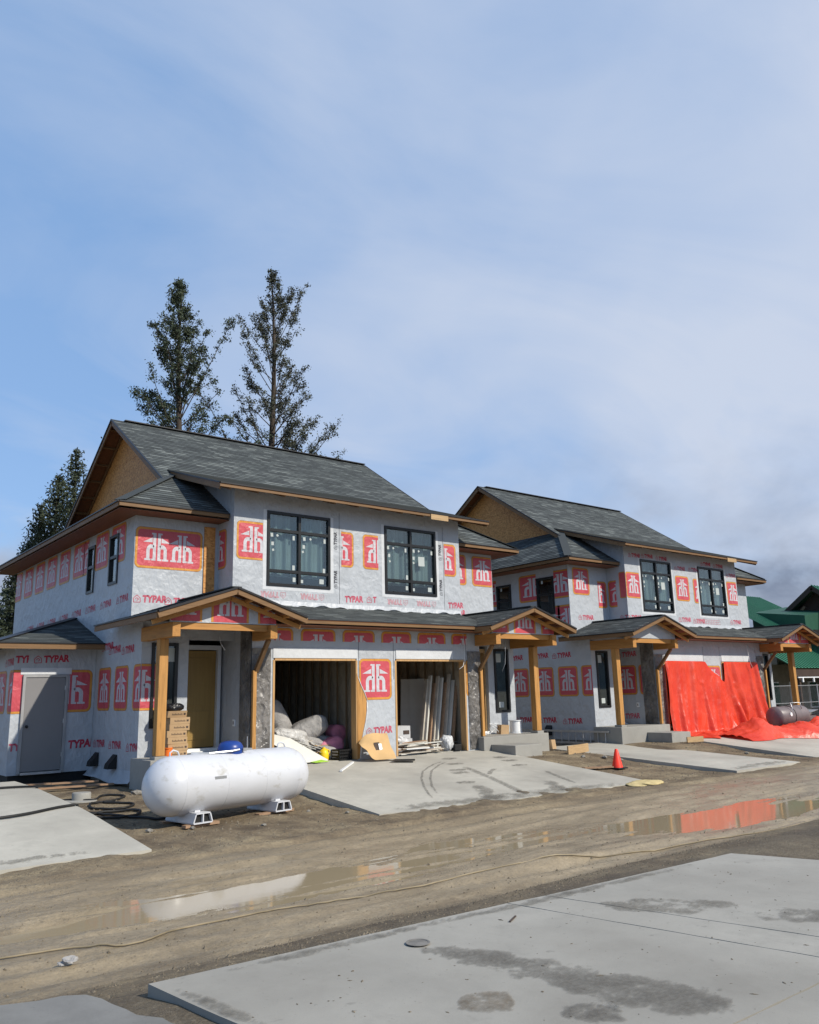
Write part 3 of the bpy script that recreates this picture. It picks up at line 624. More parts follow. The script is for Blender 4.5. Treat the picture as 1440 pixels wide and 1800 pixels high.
# ------------------------------------------------------------------ the houses
WINST = [(.07, .68, .07, .09, .1), (.17, .68, .055, .055, .5), (.42, .665, .06, .11, 0), (.58, .67, .07, .09, .05), (.68, .675, .055, .055, .6), (.92, .665, .06, .11, 0),
         (.1, .655-.09, .07, .09, .05), (.1, .48, .055, .055, .5), (.42, .26, .07, .12, 0), (.57, .56, .07, .09, 0), (.57, .49, .055, .055, .4), (.91, .25, .07, .12, 0), (.42, .1, .08, .11, 0), (.56, .085, .07, .08, 0), (.87, .1, .13, .12, 0)]
def mirror(s, x): return s*x
def house(cx, hid, label):
    H = thing('house', label, 'house', (cx, 17.5, 0), 'wrapped houses under construction')
    X = lambda x: cx+x
    E_, YE, YR, YB, ZE, ZR = 6.22, 17.71, 23.6, 29.49, 5.87, 9.72
    pt = (ZR-ZE)/(YR-YE)
    G, GW = 4.56, 4.08
    hz = lambda y: ZE+pt*(y-YE)
    # -------- walls
    Fb = FR(17.5); bay = MB(); wz0, wz1 = 4.185, 6.035
    wins = [(X(-2.68), X(-.86), wz0, wz1), (X(.87), X(2.67), wz0, wz1)]
    wall_sheet(bay, Fb, X(-3.56), X(3.56), 3.5, 6.5, wins, .14)
    bay_o = obj('bay_wall', bay, wrap, H, solid=False)
    for s in (-1, 1):
        b = MB(); b.prism([(X(s*3.56), 17.502, 3.4), (X(s*3.56), 18.3, 3.4), (X(s*3.56), 18.3, 6.2), (X(s*3.56), 20, 7.3), (X(s*3.56), 17.502, 6.53)], (-s*.12, 0, 0))
        ret = obj('bay_side_wall', b, wrap, H)
        if s < 0: retL = ret
    Fr = FR(18.3); recess = []
    for s in (-1, 1):
        b = MB(); b.box(*sorted((X(s*5.618), X(s*3.56))), 18.3, 18.44, 3.2, 6.1); recess.append(obj('recessed_wall', b, wrap, H))
    sidew = []
    for s in (-1, 1):
        b = MB(); xo = X(s*5.62); F = (lambda u, v, d, xo=xo, s=s: (xo+s*d, -u, v))
        holes = [(-21.57, -21.03, 4.24, 5.45), (-19.93, -19.31, 4.27, 5.47)] if s < 0 else []
        if hid == 2 and s < 0: holes = [(-21.75, -21.0, 4.1, 5.35), (-19.75, -18.95, 4.1, 5.40)]
        wall_sheet(b, F, -28.895, -18.304, 3.3, 6.0, holes, .14); wall_sheet(b, F, -28.895, -17.555, -.03, 3.298, [], .14)
        so = obj('side_wall', b, wrap, H, solid=False); sidew.append(so)
        for h in holes: window(H, F, *h, [], [.55], [(.3, .88, .08, .11, 0)] if hid == 2 else [], blind=False)
        # foundation
        b = MB(); b.box(*sorted((X(s*5.57), X(s*5.3))), 17.7, 28.8, -.6, -.03); obj('foundation', b, concrete_wall, H)
    b = MB(); b.box(X(-5.6), X(5.6), 28.76, 28.9, -.2, 6.0); obj('back_wall', b, wrap, H)
    Fs = FL(X(-5.62))
    for wn in wins:
        st = [(a+rnd.uniform(-.01, .01), bb, w_, h_, r_) for a, bb, w_, h_, r_ in WINST]
        if wn is wins[1] or hid == 2: st.append((.72, .52, .22, .26, .03))
        window(H, Fb, wn[0]+.006, wn[1]-.006, wn[2]+.006, wn[3]-.006, [.5], [.20, .745], st)
        # pale flashing tape round the opening
        b = MB()
        for r in ((wn[0]-.10, wn[0], wn[2]-.09, wn[3]+.02), (wn[1], wn[1]+.10, wn[2]-.09, wn[3]+.02), (wn[0], wn[1], wn[2]-.09, wn[2])):
            b.face([Fb(r[0], r[2], .0025), Fb(r[1], r[2], .0025), Fb(r[1], r[3], .0025), Fb(r[0], r[3], .0025)])
        obj('flashing_tape', b, tape, bay_o, solid=False)
        if hid == 1:
            for vv, ln in ((wz0+.05, .9), (wz0+1.05, .75)):
                typar(bay_o, Fb, wn[1]+.21, vv, .10, math.pi/2, (0, 99, vv-.05, vv+ln), pr_blk)
            b = MB(); b.face([Fb(wn[1]+.275, 3.72, .003), Fb(wn[1]+.285, 3.72, .003), Fb(wn[1]+.285, 6.2, .003), Fb(wn[1]+.275, 6.2, .003)]); obj('sheet_seam', b, pr_blk, bay_o, solid=False)
    # -------- lower front: entry walls, garage front
    Fe = FR(17.55); Fg = FR(16.7); GT = 2.43
    for s in (-1, 1):
        a, b_ = sorted((X(s*5.618), X(s*4.68))); b = MB()
        hole = tuple(sorted((X(s*5.40), X(s*4.80)))) + (.98, 2.78)
        wall_sheet(b, Fe, a, b_, .0, 3.25, [hole], .14)
        b.box(*sorted((X(s*4.68), X(s*4.56))), 17.552, 18.3, 0, 3.25)
        b.box(*sorted((X(s*4.56), X(s*3.45))), 17.56, 17.68, 2.86, 3.25)
        ew = obj('entry_wall', b, wrap, H, solid=False)
        window(H, Fe, hole[0]+.005, hole[1]-.005, hole[2], hole[3], [], [], [(.35, .86, .2, .25, 0), (.45, .12, .18, .16, 0)] if s > 0 or hid == 2 else [(.7, .86, .22, .3, 0)], blind=False)
        # door in its alcove
        dx0, dx1 = sorted((X(s*4.50), X(s*3.60))); yd = 18.2 if s < 0 else 17.75
        b = MB(); b.box(dx0, dx1, yd, yd+.045, .50, 2.66)
        dr = obj('entry_door', b, doorwood, H)
        for k, (c0, c1) in enumerate(((.66, 1.30), (1.42, 2.5))):
            b = MB(); b.box(dx0+.14, dx1-.14, yd-.012, yd-.001, c0, c1); obj('door_panel', b, doorwood, dr, bevel=.006)
        b = MB(); b.lathe([(0, -.05), (.028, -.045), (.03, -.02), (.012, -.012), (.012, 0)], (dx0+.08 if s < 0 else dx1-.08, yd, 1.5), (0, 1, 0), 12); obj('door_knob', b, steel, dr, smooth=True)
        b = MB(); b.box(dx0-.09, dx0-.005, yd-.10, yd+.05, .45, 2.78); b.box(dx1+.005, dx1+.09, yd-.10, yd+.05, .45, 2.78); b.box(dx0-.004, dx1+.004, yd-.10, yd+.05, 2.68, 2.78)
        obj('door_frame', b, tape if s < 0 else plank, H)
        b = MB(); b.box(dx0-.05, dx1+.05, yd-.22, yd+.05, .43, .48); b.box(dx0-.05, dx1+.05, yd-.30, yd-.10, .40, .429); obj('door_sill', b, whitep, H)
        # garage side return, the front part papered in black
        xx = s*3.45; b = MB(); b.box(*sorted((X(xx), X(xx-s*.14))), 16.702, 18.3, .05, 3.3); gsw = obj('garage_side_wall', b, wrap, H)
        b = MB(); b.box(*sorted((X(xx+s*.004), X(xx+s*.02))), 16.72, 17.22, .25, 3.1); obj('building_paper', b, paper, gsw)
        # pilaster: wrapped in creased black paper
        p0, p1 = sorted((X(s*3.46), X(s*2.98))); b = MB(); n1, n2 = 8, 30; V = []
        for j in range(n2+1):
            for i in range(n1+1):
                x = p0+(p1-p0)*i/n1; z = .1+2.55*j/n2
                dd = .02+.035*float(fbm(np.array(x*4.0+cx), np.array(z*3.0), 4))+.02*float(fbm(np.array(x*9.0), np.array(z*7.0+cx), 3))
                if i in (0, n1) or j in (0,): dd = .006
                V.append((x+rnd.uniform(-.004, .004), 16.7-dd-.012, z))
        b.mesh(V, [(j*(n1+1)+i, j*(n1+1)+i+1, (j+1)*(n1+1)+i+1, (j+1)*(n1+1)+i) for j in range(n2) for i in range(n1)])
        obj('pilaster_paper', b, paper, H, solid=False, smooth=True)
        b = MB(); b.box(*sorted((X(s*3.455), X(s*3.37))), 16.60, 16.688, .42, 2.16); obj('jack_stud', b, timber_z, H)
    gw = MB(); op = [(X(-2.90), X(-.63), .05, GT), (X(.55), X(2.89), .05, GT)]
    wall_sheet(gw, Fg, X(-3.45), X(3.45), .05, 3.3, op, .16)
    gwo = obj('garage_wall', gw, wrap, H, solid=False)
    for o_ in op:
        b = MB(); b.fbox(Fg, o_[0]-.02, o_[0]+.03, .08, GT-.04, -.2, .012); b.fbox(Fg, o_[1]-.03, o_[1]+.02, .08, GT-.04, -.2, .012); b.fbox(Fg, o_[0]+.03, o_[1]-.03, GT-.05, GT-.006, -.2, .008)
        obj('opening_frame', b, stud, H)
        b = MB(); u0, u1 = (o_[0]-.02, o_[1]+.02) if o_ is op[0] else (o_[0]+.02, o_[1]-.42)
        b.fbox(Fg, u0, u1, GT+.005, GT+.235, .004, .016); obj('header_flashing', b, tape, gwo)
        for uu in (o_[1]+.06,) if o_ is op[0] else (o_[0]-.06, o_[1]+.05):
            b = MB(); b.face([Fg(uu, GT-.5, .003), Fg(uu+.012, GT-.5, .003), Fg(uu+.012, 2.95, .003), Fg(uu, 2.95, .003)]); obj('sheet_seam', b, pr_blk, gwo, solid=False)
    # garage interior
    b = MB(); b.box(X(-3.3), X(3.3), 16.86, 22.3, -.05, .08); obj('garage_floor', b, concrete, H)
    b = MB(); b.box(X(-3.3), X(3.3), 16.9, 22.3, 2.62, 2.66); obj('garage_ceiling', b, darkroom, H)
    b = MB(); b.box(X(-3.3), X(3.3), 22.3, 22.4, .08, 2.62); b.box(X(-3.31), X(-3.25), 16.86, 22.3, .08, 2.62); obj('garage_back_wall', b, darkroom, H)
    if hid == 1:
        for xw in (X(-.12), X(3.16)):
            for k in range(13):
                y = 16.98+k*.41
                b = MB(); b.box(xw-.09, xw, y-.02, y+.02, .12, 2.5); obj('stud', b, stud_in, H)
                if k < 12:
                    b = MB(); b.prism([(xw-.055, y+.022, .14), (xw-.083, y+.1, .14), (xw-.095, y+.2, .14), (xw-.083, y+.31, .14), (xw-.055, y+.388, .14)], (0, 0, 2.36)); obj('insulation_batt', b, insul, H, solid=False)
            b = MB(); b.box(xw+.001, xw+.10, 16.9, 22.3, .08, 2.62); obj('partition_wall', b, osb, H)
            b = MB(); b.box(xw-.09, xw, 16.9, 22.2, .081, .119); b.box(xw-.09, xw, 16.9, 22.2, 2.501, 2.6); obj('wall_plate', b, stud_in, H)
    # -------- main roof
    ridge = [(X(-G), YR, ZR), (X(G), YR, ZR)]
    frontp = [(X(-E_), YE, ZE), (X(E_), YE, ZE), (X(G), YE+E_-G, hz(YE+E_-G)), (X(G), YR, ZR), (X(-G), YR, ZR), (X(-G), YE+E_-G, hz(YE+E_-G))]
    backp = [(x, 2*YR-y, z) for x, y, z in frontp]
    mb = MB(); roof_face(mb, frontp, (1, 0, 0), (0, 1, pt)); roof_face(mb, backp, (1, 0, 0), (0, -1, pt))
    for s in (-1, 1):
        sk = [(X(s*E_), YE, ZE), (X(s*E_), YB, ZE), (X(s*GW), YB-E_+GW, hz(YE+E_-GW)), (X(s*GW), YE+E_-GW, hz(YE+E_-GW))]
        roof_face(mb, sk, (0, 1, 0), (-s, 0, pt))
    rf = obj('main_roof', mb, shingle, H, solid=False)
    mb = MB(); deck(mb, frontp); deck(mb, backp)
    for s in (-1, 1): deck(mb, [(X(s*E_), YE, ZE), (X(s*E_), YB, ZE), (X(s*GW), YB-E_+GW, hz(YE+E_-GW)), (X(s*GW), YE+E_-GW, hz(YE+E_-GW))])
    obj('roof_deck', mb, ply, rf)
    mb = MB(); p = .055
    cap = lambda P0, P1: mb.beam(P0, P1, .24, .028)
    cap((X(-G+.35), YR, ZR+.022), (X(G-.02), YR, ZR+.022))
    obj('ridge_cap', mb, drip, rf)
    for s in (-1, 1):
        mb = MB(); mb.beam((X(s*(E_-.02)), YE+.02, ZE+.03), (X(s*GW), YE+E_-GW, hz(YE+E_-GW)+.03), .26, .016); obj('hip_cap', mb, shingle, rf)
    # fascias and drip edges
    for s in (-1, 1):
        mb = MB(); mb.beam((X(s*E_), YE-.02, ZE-.065), (X(s*3.60), YE-.02, ZE-.065), .035, .085); obj('fascia', mb, fascia_x, rf)
        mb = MB(); mb.beam((X(s*(E_+.0)), YE-.002, ZE-.07), (X(s*(E_+.0)), YB, ZE-.07), .035, .10); obj('fascia', mb, fascia_y, rf)
        mb = MB(); mb.beam((X(s*E_), YE-.045, ZE-.005), (X(s*3.60), YE-.045, ZE-.005), .03, .03); mb.beam((X(s*(E_+.03)), YE-.04, ZE-.005), (X(s*(E_+.03)), YB, ZE-.005), .03, .03); obj('drip_edge', mb, drip, rf)
        # soffit board under the skirt eave
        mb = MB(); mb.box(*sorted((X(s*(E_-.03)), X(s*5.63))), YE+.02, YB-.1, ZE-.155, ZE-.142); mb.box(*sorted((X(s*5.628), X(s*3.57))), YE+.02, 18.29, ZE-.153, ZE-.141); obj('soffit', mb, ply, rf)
        # gable wall in three sheathing panels
        xw = X(s*GW); yb0 = YE+E_-GW+.12; zb = hz(YE+E_-GW)-.02; top = lambda y: min(hz(y), hz(2*YR-y))-.05
        br = [yb0, 22.38, 24.82, 2*YR-yb0]; zm = zb+1.22
        for a, c in zip(br, br[1:]):
            P = [(a+.004, zb), (c-.004, zb)] + [(y, top(y)) for y in ([c-.004, YR, a+.004] if a < YR < c else [c-.004, a+.004])]
            lo = clip(P, 0, 1, zm-.004); hi = clip(P, 0, -1, -(zm+.004))
            for q in (lo, hi):
                if len(q) >= 3:
                    mb = MB(); mb.prism([(xw, y, z) for y, z in q], (-s*.02, 0, 0)); obj('sheathing_panel', mb, osb, H)
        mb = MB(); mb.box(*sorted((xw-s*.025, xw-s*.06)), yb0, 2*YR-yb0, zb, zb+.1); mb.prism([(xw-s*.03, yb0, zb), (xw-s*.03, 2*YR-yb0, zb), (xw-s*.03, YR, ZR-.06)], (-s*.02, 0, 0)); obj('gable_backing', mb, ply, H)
        # rake boards and lookouts
        zlow = hz(YE+E_-G)
        for t in (1, -1):
            y0 = YR-t*(YR-(YE+E_-G)); mb = MB(); mb.beam((X(s*G), y0, zlow-.085), (X(s*G), YR, ZR-.085), .035, .15); obj('rake_board', mb, fascia_y, rf)
            mb = MB(); mb.beam((X(s*(G+.03)), y0, zlow+.0), (X(s*(G+.03)), YR, ZR+.0), .03, .035); obj('drip_edge', mb, drip, rf)
            mb = MB(); mb.beam((X(s*(GW+.035)), y0+t*.3, zlow+.2-.10), (X(s*(GW+.035)), YR, ZR-.11), .04, .09); obj('gable_rafter', mb, fascia_y, rf)
            for k in range(7):
                f = (k+.6)/7; y = y0+(YR-y0)*f; z = zlow+(ZR-zlow)*f-.075
                mb = MB(); mb.beam((X(s*(GW+.03)), y, z), (X(s*(G-.018)), y, z), .04, .085, (0, -t*pt, 1)); obj('lookout', mb, fascia_x, rf)
    # bay roof
    YF, ZF, HB = 16.93, 6.40, 4.2; YT = 20.0; ZT = hz(YT)+.02
    bp_ = [(X(-HB), YF, ZF), (X(HB), YF, ZF), (X(HB), YT, ZT), (X(-HB), YT, ZT)]
    mb = MB(); roof_face(mb, bp_, (1, 0, 0), (0, 1, (ZT-ZF)/(YT-YF))); br_ = obj('bay_roof', mb, shingle, H, solid=False)
    mb = MB(); deck(mb, bp_); obj('roof_deck', mb, ply, br_)
    mb = MB(); mb.beam((X(-HB-.02), YF-.02, ZF-.06), (X(HB+.02), YF-.02, ZF-.06), .035, .07); obj('fascia', mb, fascia_x, br_)
    mb = MB(); mb.beam((X(-HB-.02), YF-.045, ZF-.005), (X(HB+.02), YF-.045, ZF-.005), .03, .032); obj('drip_edge', mb, drip, br_)
    for s in (-1, 1):
        mb = MB(); mb.beam((X(s*HB), YF, ZF-.085), (X(s*HB), YT, ZT-.085), .035, .13); obj('rake_board', mb, fascia_y, br_)
        mb = MB(); mb.beam((X(s*(HB+.03)), YF-.03, ZF-.002), (X(s*(HB+.03)), YT, ZT-.002), .03, .035); obj('drip_edge', mb, drip, br_)
    for k in range(12):
        x = -HB+.25+k*(2*HB-.5)/11; sl = (ZT-ZF)/(YT-YF)
        mb = MB(); mb.beam((X(x), YF+.0, ZF-.085), (X(x), 17.49, ZF-.085+sl*.56), .04, .09); obj('rafter_tail', mb, fascia_y, br_)
    mb = MB(); a = X(2.02); mb.box(a, a+.62, YF-.062, YF-.04, ZF-.175, ZF-.03); obj('splice_board', mb, plank, br_)
    # pent roof over the garage doors
    PE, PZ = 16.1, 3.27; ps = (3.72-PZ)/(17.5-PE)
    pp = [(X(-3.5), PE, PZ), (X(3.5), PE, PZ), (X(3.5), 17.5, 3.72), (X(-3.5), 17.5, 3.72)]
    mb = MB(); roof_face(mb, pp, (1, 0, 0), (0, 1, ps)); pr = obj('pent_roof', mb, shingle, H, solid=False)
    mb = MB(); deck(mb, pp); obj('roof_deck', mb, ply, pr)
    mb = MB(); mb.beam((X(-3.0), PE-.02, PZ-.058), (X(3.0), PE-.02, PZ-.058), .035, .065); obj('fascia', mb, fascia_x, pr)
    mb = MB(); mb.beam((X(-2.85), PE-.045, PZ), (X(2.85), PE-.045, PZ), .025, .022); obj('drip_edge', mb, drip, pr)
    mb = MB(); mb.box(X(-3.45), X(3.45), PE+.01, 16.69, 3.135, 3.15); obj('soffit', mb, ply, pr)
    # porches
    PRZ, PX, PH, PS, PY = 3.80, 4.43, 1.67, .33, 15.5
    zed = PRZ-PS*PH
    for s in (-1, 1):
        yb = 19.2 if (hid == 1 and s < 0) else 18.45
        c = s*PX; outer = s*(PX+PH); inner = s*(PX-PH)
        mb = MB(); o0 = (X(outer), PY, zed); dk = MB()
        for P in ([(X(outer), PY, zed), (X(outer), yb, zed), (X(s*5.63), yb, PRZ-PS*(5.63-PX)), (X(s*5.63), PY, PRZ-PS*(5.63-PX))],
                  [(X(s*5.63), PY, PRZ-PS*(5.63-PX)), (X(s*5.63), 18.3, PRZ-PS*(5.63-PX)), (X(c), 18.3, PRZ), (X(c), PY, PRZ)]):
            roof_face(mb, P, (0, 1, 0), (-s, 0, PS), o=o0); deck(dk, P)
        P = [(X(inner), PY, zed), (X(inner), 17.2, zed), (X(s*3.58), 18.3, PRZ-PS*(PX-3.58)), (X(c), 18.3, PRZ), (X(c), PY, PRZ)]
        roof_face(mb, P, (0, 1, 0), (s, 0, PS)); deck(dk, P)
        po = obj('porch_roof', mb, shingle, H, solid=False); obj('roof_deck', dk, ply, po)
        mb = MB(); mb.beam((X(c), PY+.02, PRZ+.02), (X(c), 18.29, PRZ+.02), .22, .025); obj('ridge_cap', mb, shingle, po)
        for q in (outer, inner):
            e = -1 if q < c else 1
            mb = MB(); mb.beam((X(q), PY, zed-.075), (X(c), PY, PRZ-.075), .04, .11); obj('rake_board', mb, fascia_x, po)
            mb = MB(); mb.beam((X(q-e*.0), PY-.03, zed+.003), (X(c), PY-.03, PRZ+.003), .03, .04); obj('drip_edge', mb, drip, po)
            mb = MB(); mb.beam((X(q), PY+.3, zed-.19), (X(c), PY+.3, PRZ-.19), .04, .09); obj('rake_rafter', mb, timber_x, po)
            for k in range(3):
                f = .25+.27*k; x = q+(c-q)*f; z = zed+(PRZ-zed)*f-.12
                mb = MB(); mb.beam((X(x), PY+.03, z), (X(x), 15.94, z), .05, .07); obj('lookout', mb, timber_y, po)
        mb = MB(); mb.beam((X(outer), PY+.021, zed-.075), (X(outer), yb, zed-.075), .04, .11); obj('fascia', mb, fascia_y, po)
        mb = MB(); mb.beam((X(outer+s*.03), PY, zed+.0), (X(outer+s*.03), yb, zed), .03, .03); obj('drip_edge', mb, drip, po)
        mb = MB(); mb.beam((X(inner), PY+.021, zed-.075), (X(inner), PE, zed-.075), .04, .11); obj('fascia', mb, fascia_y, po)
        if yb < 19: pass
        # gable face
        xa, xb = sorted((s*5.66, s*3.27)); zt = lambda x: PRZ-PS*abs(x-c)-.055
        mb = MB(); mb.prism([(X(xa), 15.95, 3.10), (X(xb), 15.95, 3.10), (X(xb), 15.95, zt(xb)), (X(c), 15.95, zt(c)), (X(xa), 15.95, zt(xa))], (0, .05, 0))
        gf = obj('porch_gable', mb, wrap, H)
        Fp = FR(15.95)
        def glogo(u, w=.86, v=2.98):
            mbx = MB(); lay = [(0, rrect(u, v, u+w, v+.86, .1), .0015), (1, rrect(u+.05, v+.05, u+w-.05, v+.81, .07), .003)] + [(2, [(u+x*w, v+.12+y*.8) for x, y in p], .0045) for p in HH+HD]
            for m_, p_, d_ in lay:
                for (q0, q1) in ((xa, c), (c, xb)):
                    pc = cliprect(p_, (X(q0), X(q1), 3.12, 9)); sg = 1 if q0 == xa and True else -1
                    if len(pc) >= 3:
                        pc = clip(pc, -PS if q1 == c else PS, 1, (PRZ-.07) + (-PS*X(c) if q1 == c else PS*X(c)))
                    if len(pc) >= 3: mbx.face([Fp(x, y, .003+d_) for x, y in pc], m_)
            if mbx.f: obj('printed_logo', mbx, PR, gf, solid=False)
        if hid == 1:
            for du in (-1.42, -.36, .72): glogo(X(c)+du)
        elif s > 0:
            for du in (-1.2, -.3, .55): glogo(X(c)+du)
        # beams, post, knee brace
        for xbm in (5.57, 3.37):
            mb = MB(); mb.box(X(s*xbm-.085), X(s*xbm+.085), 15.85, 17.54 if xbm > 5 else 16.69, 2.80, 3.09); obj('porch_beam', mb, timber_y, H, bevel=.006)
        mb = MB(); mb.box(X(min(s*5.48, s*3.46)), X(max(s*5.48, s*3.46)), 15.97, 16.06, 2.96, 3.09); obj('porch_header', mb, timber_x, H)
        mb = MB(); mb.box(X(s*5.52-.095), X(s*5.52+.095), 16.56, 16.75, .47, 2.80); obj('porch_post', mb, timber_z, H, bevel=.008)
        mb = MB(); mb.box(X(s*5.52-.13), X(s*5.52+.13), 16.52, 16.79, .395, .465); obj('post_pedestal', mb, concrete_wall, H, bevel=.01)
        mb = MB(); mb.beam((X(s*3.37), 16.08, 2.80), (X(s*3.37), 16.66, 2.12), .085, .085, (1, 0, 0)); obj('knee_brace', mb, fascia_y, H)
        # landing and step
        mb = MB(); mb.box(*sorted((X(s*5.76), X(s*3.25))), 16.45, 17.545, -.3, .40); obj('porch_landing', mb, concrete_wall, H, bevel=.012)
        mb = MB(); mb.box(*sorted((X(s*4.50), X(s*3.50))), 15.55, 16.445, -.3, .20); obj('porch_step', mb, concrete_wall, H, bevel=.012)
    return dict(H=H, bay=bay_o, ret=retL, recess=recess, side=sidew, garage=gwo, Fb=Fb, Fr=Fr, Fs=Fs, Fg=Fg, Fe=Fe, X=X, roof=rf)
CX1, CX2 = 12.2, 27.0
h1 = house(CX1, 1, 'nearer wrapped house with open garages and white propane tank in front')
h2 = house(CX2, 2, 'farther wrapped house with red tarp hung over its garages')
# ---- print on house 1
X = h1['X']; B, Fb = h1['bay'], h1['Fb']
LW = .88
logo(B, Fb, X(-3.48), 4.78, LW, .92, (X(-3.48), X(-2.79), 0, 9))
logo(B, Fb, X(-1.02), 4.80, LW, .92, (X(-.52), X(1), 0, 9))
logo(B, Fb, X(.16), 4.80, LW, .92, (X(.16), X(.66), 0, 9))
logo(B, Fb, X(2.54), 4.80, LW, .92, (X(2.98), X(9), 0, 9))
for u in (-2.15, -1.05, 1.62, 2.62): typar(B, Fb, X(u), 4.05, .15, math.pi, None, pr_fade)
for u in (-.62, 2.88): typar(B, Fb, X(u), 3.88, .17, .04, (X(u)+.17, 99, 0, 9), pr_txt)
typar(B, Fb, X(.28), 3.91, .16, .05, (X(.12), X(.58), 0, 9), pr_txt)
Rw, Fr = h1['recess'][0], h1['Fr']
logo(Rw, Fr, X(-5.60), 4.52, 1.62, .95, None, ((.06, .5), (.44, .5)))
b = MB(); b.box(X(-3.94), X(-3.66), 18.27, 18.298, 4.02, 5.62); obj('sheathing_strip', b, osb, h1['H'])
typar(Rw, Fr, X(-5.58), 3.72, .17, .03); typar(Rw, Fr, X(-4.85), 3.70, .17, .03)
logo(h1['ret'], FL(X(-3.56)), -18.75, 4.6, .88, .95, (-18.28, -17.6, 0, 9))
Rr = h1['recess'][1]
logo(Rr, Fr, X(3.66), 4.72, .88, .92, (X(3.56), X(9), 0, 9)); logo(Rr, Fr, X(4.78), 4.72, .88, .92, (X(0), X(5.60), 0, 9)); typar(Rr, Fr, X(3.68), 3.78, .17, .03, (X(3.68)+.17, 99, 0, 9))
S_, Fs = h1['side'][0], h1['Fs']
for y in (29.15, 27.86, 26.6, 25.35, 24.1, 22.83): logo(S_, Fs, -y, 4.76, .98, .92, (-28.9, 0, 0, 9))
logo(S_, Fs, -22.0, 4.76, .98, .92, (-99, -21.58, 0, 9)); logo(S_, Fs, -21.02, 4.76, .98, .92); logo(S_, Fs, -19.85, 4.76, .98, .92, (-19.30, 0, 0, 9)); logo(S_, Fs, -19.85, 4.76, .98, .92, (-99, -19.302, 5.48, 9))
for k in range(8): typar(S_, Fs, -27.2+1.13*k, 3.66+.015*k, .17, .03, (-99, -18.32, 0, 9), pr_txd)
for y in (20.24, 19.12): logo(S_, Fs, -y, 1.36, .84, .97)
logo(S_, Fs, -17.97, 1.36, .88, .97, (-99, -17.56, 0, 9)); logo(h1['H'], h1['Fe'], X(-5.62)-.44, 1.36, .88, .97, (X(-5.615), 99, 0, 9))
for y, z in ((20.1, 2.72), (19.6, 2.62), (18.75, 2.58), (20.35, .52), (19.3, .52), (18.2, .5)): typar(S_, Fs, -y, z, .17, .04, (-99, -17.56, 0, 9), pr_txd)
Gw, Fg = h1['garage'], h1['Fg']
for k in range(6): logo(Gw, Fg, X(-3.35+1.16*k), 2.16, .95, .95, (X(-3.2), X(3.0), 2.83, 3.13))
logo(Gw, Fg, X(-.56), 1.45, .98, .98, (X(-.55), 99, 0, 9))
typar(Gw, Fg, X(-.35), .62, .17, .04)
logo(Gw, Fg, X(2.93), 1.45, .9, .98, (0, X(3.2), 0, 9))
# loose flap of wrap on the pillar between the openings
b = MB(); V = []; n1, n2 = 8, 24
for j in range(n2+1):
    z = .12+2.3*j/n2
    le = -.60+(.42*math.exp(-((z-1.15)/.42)**2) if z < 2.2 else 0); re = .56+.05*math.sin(z*5)
    for i in range(n1+1):
        x = le+(re-le)*i/n1; V.append((X(x), 16.68-.012-.03*abs(math.sin(z*3+x*4))*(1-i/n1)-.01, z))
b.mesh(V, [(j*(n1+1)+i, j*(n1+1)+i+1, (j+1)*(n1+1)+i+1, (j+1)*(n1+1)+i) for j in range(n2) for i in range(n1)])
b = MB(); EP = [(-.635, 2.08), (-.60, 1.98), (-.52, 1.80), (-.42, 1.62), (-.345, 1.44), (-.37, 1.42), (-.345, 1.39), (-.35, 1.2), (-.39, .95), (-.46, .7), (-.52, .45), (-.56, .1), (-.635, .1)]
b.prism([(X(x), 16.688, z) for x, z in EP], (0, -.012, 0)); obj('bare_sheathing', b, timber_z, h1['H'])
b = MB(); b.tube([(X(x), 16.672, z) for x, z in EP[1:5]], .012, 6); b.tube([(X(x), 16.670, z) for x, z in EP[6:12]], .018, 6); obj('torn_wrap_edge', b, tape, h1['H'], smooth=True)
# ---- print on house 2
X = h2['X']; B, Fb = h2['bay'], h2['Fb']
logo(B, Fb, X(-3.55), 4.62, .82, .90, (X(-3.55), X(-2.79), 0, 9)); logo(h2['ret'], FL(X(-3.56)), -17.78, 4.62, .5, .9, (-17.78, -17.505, 0, 9), ())
logo(B, Fb, X(-.62), 4.66, .84, .92); logo(B, Fb, X(.50), 4.62, .84, .92, (0, X(.76), 0, 9)); logo(B, Fb, X(2.80), 4.66, .84, .92, (X(2.8), X(3.5), 0, 9))
for u, z in ((-3.3, 6.05), (-2.55, 6.08), (-1.7, 6.06), (-.6, 5.78), (.3, 5.80), (1.15, 6.08), (2.0, 6.06), (2.85, 5.75)): typar(B, Fb, X(u), z, .15, .03, None, pr_txd)
for u, z in ((-3.6, 3.85), (-.62, 3.88), (.3, 3.86), (2.82, 3.9)): typar(B, Fb, X(u), z, .17, .03, (X(-3.56), 99, 0, 9) if u > -3.5 else (X(-3.555), 99, 0, 9))
b = MB()
for k in range(14):
    u = .5+k*.11; b.face([Fb(X(u), 3.76, .003), Fb(X(u)+.02, 3.76, .003), Fb(X(u)+.02, 4.04, .003), Fb(X(u), 4.04, .003)])
for k in range(4): b.face([Fb(X(.45), 3.80+.07*k, .0034), Fb(X(2.1), 3.80+.07*k, .0034), Fb(X(2.1), 3.812+.07*k, .0034), Fb(X(.45), 3.812+.07*k, .0034)])
obj('printed_pattern', b, pr_fade, B, solid=False)
Rw, Fr = h2['recess'][0], h2['Fr']
logo(Rw, Fr, X(-5.40), 4.72, .86, .92); logo(Rw, Fr, X(-4.5), 4.32, .86, .92, (X(-4.1), 99, 0, 9)); typar(Rw, Fr, X(-5.2), 3.86, .17, .03)
Rr = h2['recess'][1]; logo(Rr, Fr, X(3.95), 4.40, .84, .92); typar(Rr, Fr, X(3.7), 3.72, .17, .03)
